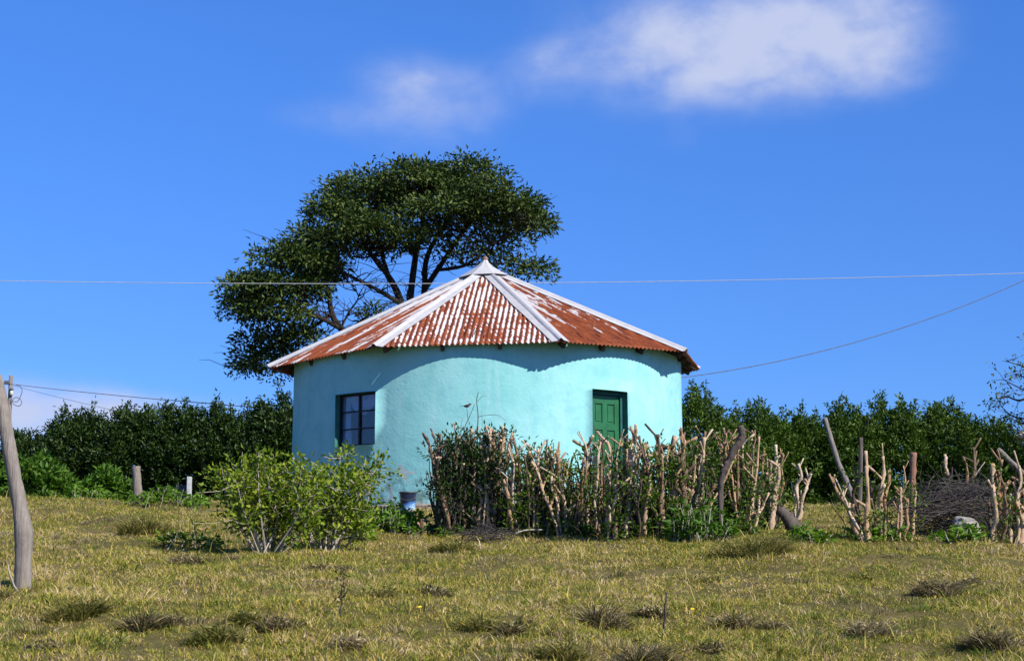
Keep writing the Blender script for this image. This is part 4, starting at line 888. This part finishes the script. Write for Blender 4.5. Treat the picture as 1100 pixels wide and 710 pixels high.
cable('pale cable running from the left electric pole down behind the hedge', atY(8.5, 412, 51.9), eL, .06, .012, 'pale_cable')
cable('thin lower cable dropping from the electric pole at the left into the back hedge', atY(8.5, 412.5, 51.9), atY(128, 442, 40), .02, .005)
# the long line crossing the whole picture (its end poles stand outside the view)
A = atY(-330, 294, 34.6); B = atY(1180, 291, 34.6); cable('long pale cable crossing the whole sky in front of the tree and behind the roof', A, B, .245, .0075, 'pale_cable', 90)
cable('dark cable sagging from the upper right down to the back of the hut', atY(1180, 262, 34.6), (2.55, 32.0, 5.62), .50, .008)

# ------------------------------------------------------------------ tree and small house at the right edge
TY2 = 33.0; q = atY(1166, 500, TY2); tr2 = empty('sparse_tree', (q[0], TY2, g(q[0], TY2))); tag(tr2, 'sparse small-leaved tree whose bare twigs reach in at the right edge of the sky', 'tree')
m = MB(); PS, DS = [], []
def at2(x, y, d=0.): return atY(x+(14 if x > 1090 else 6), y+10, TY2+d)
base = np.array(tr2.location)-np.array([0, 0, .1]); fk = at2(1146, 470)
m.tube(smooth_poly([base, at2(1149, 520), fk], 4), np.linspace(.14, .10, 9), 8)
for pts in ([(1146, 470), (1130, 430), (1110, 412), (1094, 412), (1080, 402), (1072, 398)], [(1130, 440), (1115, 436), (1098, 440), (1085, 438), (1073, 430), (1065, 418)], [(1130, 430), (1118, 395), (1100, 388), (1088, 382), (1075, 378)], [(1118, 400), (1115, 375), (1105, 368), (1092, 360)], [(1146, 470), (1125, 455), (1108, 452), (1092, 458), (1085, 452)], [(1146, 470), (1165, 420), (1175, 380)], [(1146, 470), (1150, 420), (1140, 370), (1130, 340)], [(1146, 470), (1170, 450), (1195, 420)], [(1098, 412), (1090, 420), (1075, 416), (1068, 420)], [(1100, 440), (1090, 445), (1086, 440)], [(1110, 412), (1100, 400), (1084, 392)]):
    dd = rng.normal()*.4; P = smooth_poly([at2(x, y, dd*i_/len(pts)) for i_, (x, y) in enumerate(pts)], 5); m.tube(P, np.linspace(.03, .006, len(P)), 5)
    for k in range(26):
        a = P[rng.integers(len(P)//3, len(P))]; e_ = a+rng.normal(size=3)*np.array([.13, .13, .09]); m.tube([a, (a+e_)/2+rng.normal(size=3)*.01, e_], [.006, .005, .003], 3, cap=False)
        if rng.random() < .34: off = rng.normal(size=(7, 3))*.05; PS.append(e_+off); DS.append(unit(off)+rng.normal(size=(7, 3))*.3)
for k in range(160):
    e_ = at2(rng.uniform(1150, 1220), rng.uniform(330, 450), rng.normal()*.7); off = rng.normal(size=(14, 3))*.12; PS.append(e_+off); DS.append(unit(off))
    m.tube(wig(fk+(e_-fk)*.55, e_, 4, .04), [.012, .009, .006, .004], 3, cap=False)
m.build('trunk', M['tree_bark'], tr2); P = np.concatenate(PS); leaf_obj('crown', P, np.concatenate(DS), rng.uniform(.06, .11, len(P)), rng.uniform(.03, .05, len(P)), M['tree_leaf'], tr2)
q = atY(1122, 500, 44.); hs = empty('small_house', (q[0], 44., g(q[0], 44.))); tag(hs, 'pale grey-brown roof corner of a small house showing above the hedge at the right edge', 'house')
zt = atY(1122, 452, 44.)[2]; ze = atY(1088, 469, 44.)[2]; zg = hs.location.z; r_e = (1122-1088)*44/F
m = MB(); m.lathe([(r_e+.06, ze-.06-0), (r_e+.05, ze), (.05, zt)], (q[0], 44., 0), 24); m.build('roof', plain('weathered thatch', (.40, .34, .27), .95, .3, 14, bump=.5), hs)
m = MB(); m.lathe([(r_e-.2, zg-.3), (r_e-.2, ze-.03)], (q[0], 44., 0), 24); m.build('wall', M['inside'], hs)

# ------------------------------------------------------------------ tussocks in the pasture
for a in ((85, 662, 66, 26, 'dark broad tussock just right of the thick fence post', 'tuss_green', 1500), (150, 676, 46, 24, 'grey-brown tussock right of the dark broad one near the lower left'),
          (186, 672, 34, 20, 'small dry tussock in the row at the lower left, between two larger ones'), (232, 690, 60, 26, 'flat dark tussock at the lower left below the thin upright weed', 'tuss_green', 1300),
          (262, 668, 34, 22, 'green tussock with a tall weed at the lower left', 'tuss_green'), (300, 676, 40, 22, 'brownish tussock in the lower left quarter below the leafy bushes'), (372, 695, 30, 18, 'small tussock at the bottom edge below the right leafy bush'),
          (350, 612, 40, 10, 'low tussock just below the right leafy bush'), (402, 640, 50, 14, 'low straggly tussock below the bucket', 'tuss_green'), (466, 638, 34, 13, 'small dark tussock below the dense dark pruned shrub'),
          (486, 592, 54, 20, 'round olive mound at the foot of the dense dark pruned shrub', 'tuss_green', 2200), (519, 677, 36, 24, 'dark upright tussock near the bottom middle', 'tuss_green'), (549, 682, 22, 18, 'small dark tussock just right of the upright one near the bottom middle'),
          (645, 674, 54, 32, 'large grey tussock near the bottom, below the green door'), (604, 706, 60, 26, 'wide tussock cut by the bottom edge left of the middle', 'tuss_green', 1400), (690, 712, 66, 36, 'large brown tussock on the bottom edge below the door'),
          (700, 662, 26, 20, 'thin weedy tussock with an upright twig below the door'), (815, 594, 86, 28, 'broad olive mound at the right end of the cut hedge', 'tuss_green', 3200), (1004, 640, 48, 26, 'round pale tussock alone on the right, below the brush pile', 'tuss', 1300),
          (1040, 628, 24, 12, 'tiny tussock just right of the round pale one'), (783, 675, 40, 24, 'dry tussock below the right end of the cut hedge'), (830, 678, 34, 16, 'small dry tussock right of another, below the charred log'), (766, 700, 20, 12, 'tiny dark tussock near the bottom edge, right of the door'),
          (936, 684, 54, 24, 'wide dry tussock near the bottom on the right', 'tuss', 1200), (1062, 696, 56, 32, 'large dry tussock in the lower right corner', 'tuss', 1500), (760, 624, 40, 11, 'low flat tussock below the bright weeds of the hedge', 'tuss_green'), (152, 572, 60, 22, 'grassy green mound below the short grey post', 'tuss_green', 2000),
          (205, 606, 50, 16, 'dead tussock beside the dark wilted weeds left of the leafy bushes'), (5, 645, 40, 20, 'tussock at the left edge beside the thick fence post', 'tuss_green'), (45, 700, 40, 16, 'flat tussock in the lower left corner'), (925, 622, 40, 10, 'low tussock below the second clump of cut stems', 'tuss_green')):
    tussock(*a)
m = MB(); b = gnd(366, 662); m.tube(wig(b, atY(367, 628, b[1]), 6, .02), np.linspace(.008, .004, 6), 4)
PS = [b+np.array([rng.normal()*.02, rng.normal()*.02, rng.uniform(.05, .34)]) for _ in range(60)]
o = empty('dry_weed', tuple(b)); tag(o, 'single thin upright dry weed in the grass below the right leafy bush', 'weed'); m.build('stem', M['brush_twig'], o); leaf_obj('foliage', np.array(PS), rng.normal(size=(60, 3)), .04, .02, M['tuss'], o)
m = MB(); b = gnd(712, 685); m.tube(wig(b, atY(716, 636, b[1]), 7, .02), np.linspace(.009, .005, 7), 4); o = m.build('dead_stick', M['brush_twig']); recenter(o, b); tag(o, 'thin upright dead stick in the grass near the bottom, below the door', 'stick')

# a few long arching dead shoots of the brush heap's edge, and tiny yellow flowers in the turf
t = NT('yellow petal'); t.set((.75, .52, .02), .6, .2); M['petal'] = t.m
fl0 = None
for k, (px, py) in enumerate(((451, 659), (497, 678), (545, 678), (527, 641), (608, 645), (744, 661), (757, 662), (28, 688), (637, 695), (320, 652))):
    b = gnd(px, py); b[2] += .05
    if fl0 is None:
        m = MB()
        for q in range(8):
            a = q*PI/4; c_, s_ = math.cos(a), math.sin(a); m.add([(0, 0, .004), (.010*c_-.005*s_, .010*s_+.005*c_, .006), (.019*c_, .019*s_, .002), (.010*c_+.005*s_, .010*s_-.005*c_, .006)], [(0, 1, 2, 3)])
        m.tube([(0, 0, -.07), (.003, 0, -.03), (0, 0, .004)], .0018, 4); fl0 = o = m.build('wildflower', M['petal'])
    else: o = fl0.copy(); C.objects.link(o)
    o.location = b; o.rotation_euler = (.5, 0, k*1.3); tag(o, 'tiny yellow wildflower in the short pasture grass', 'flower', 'tiny yellow flowers in the grass')
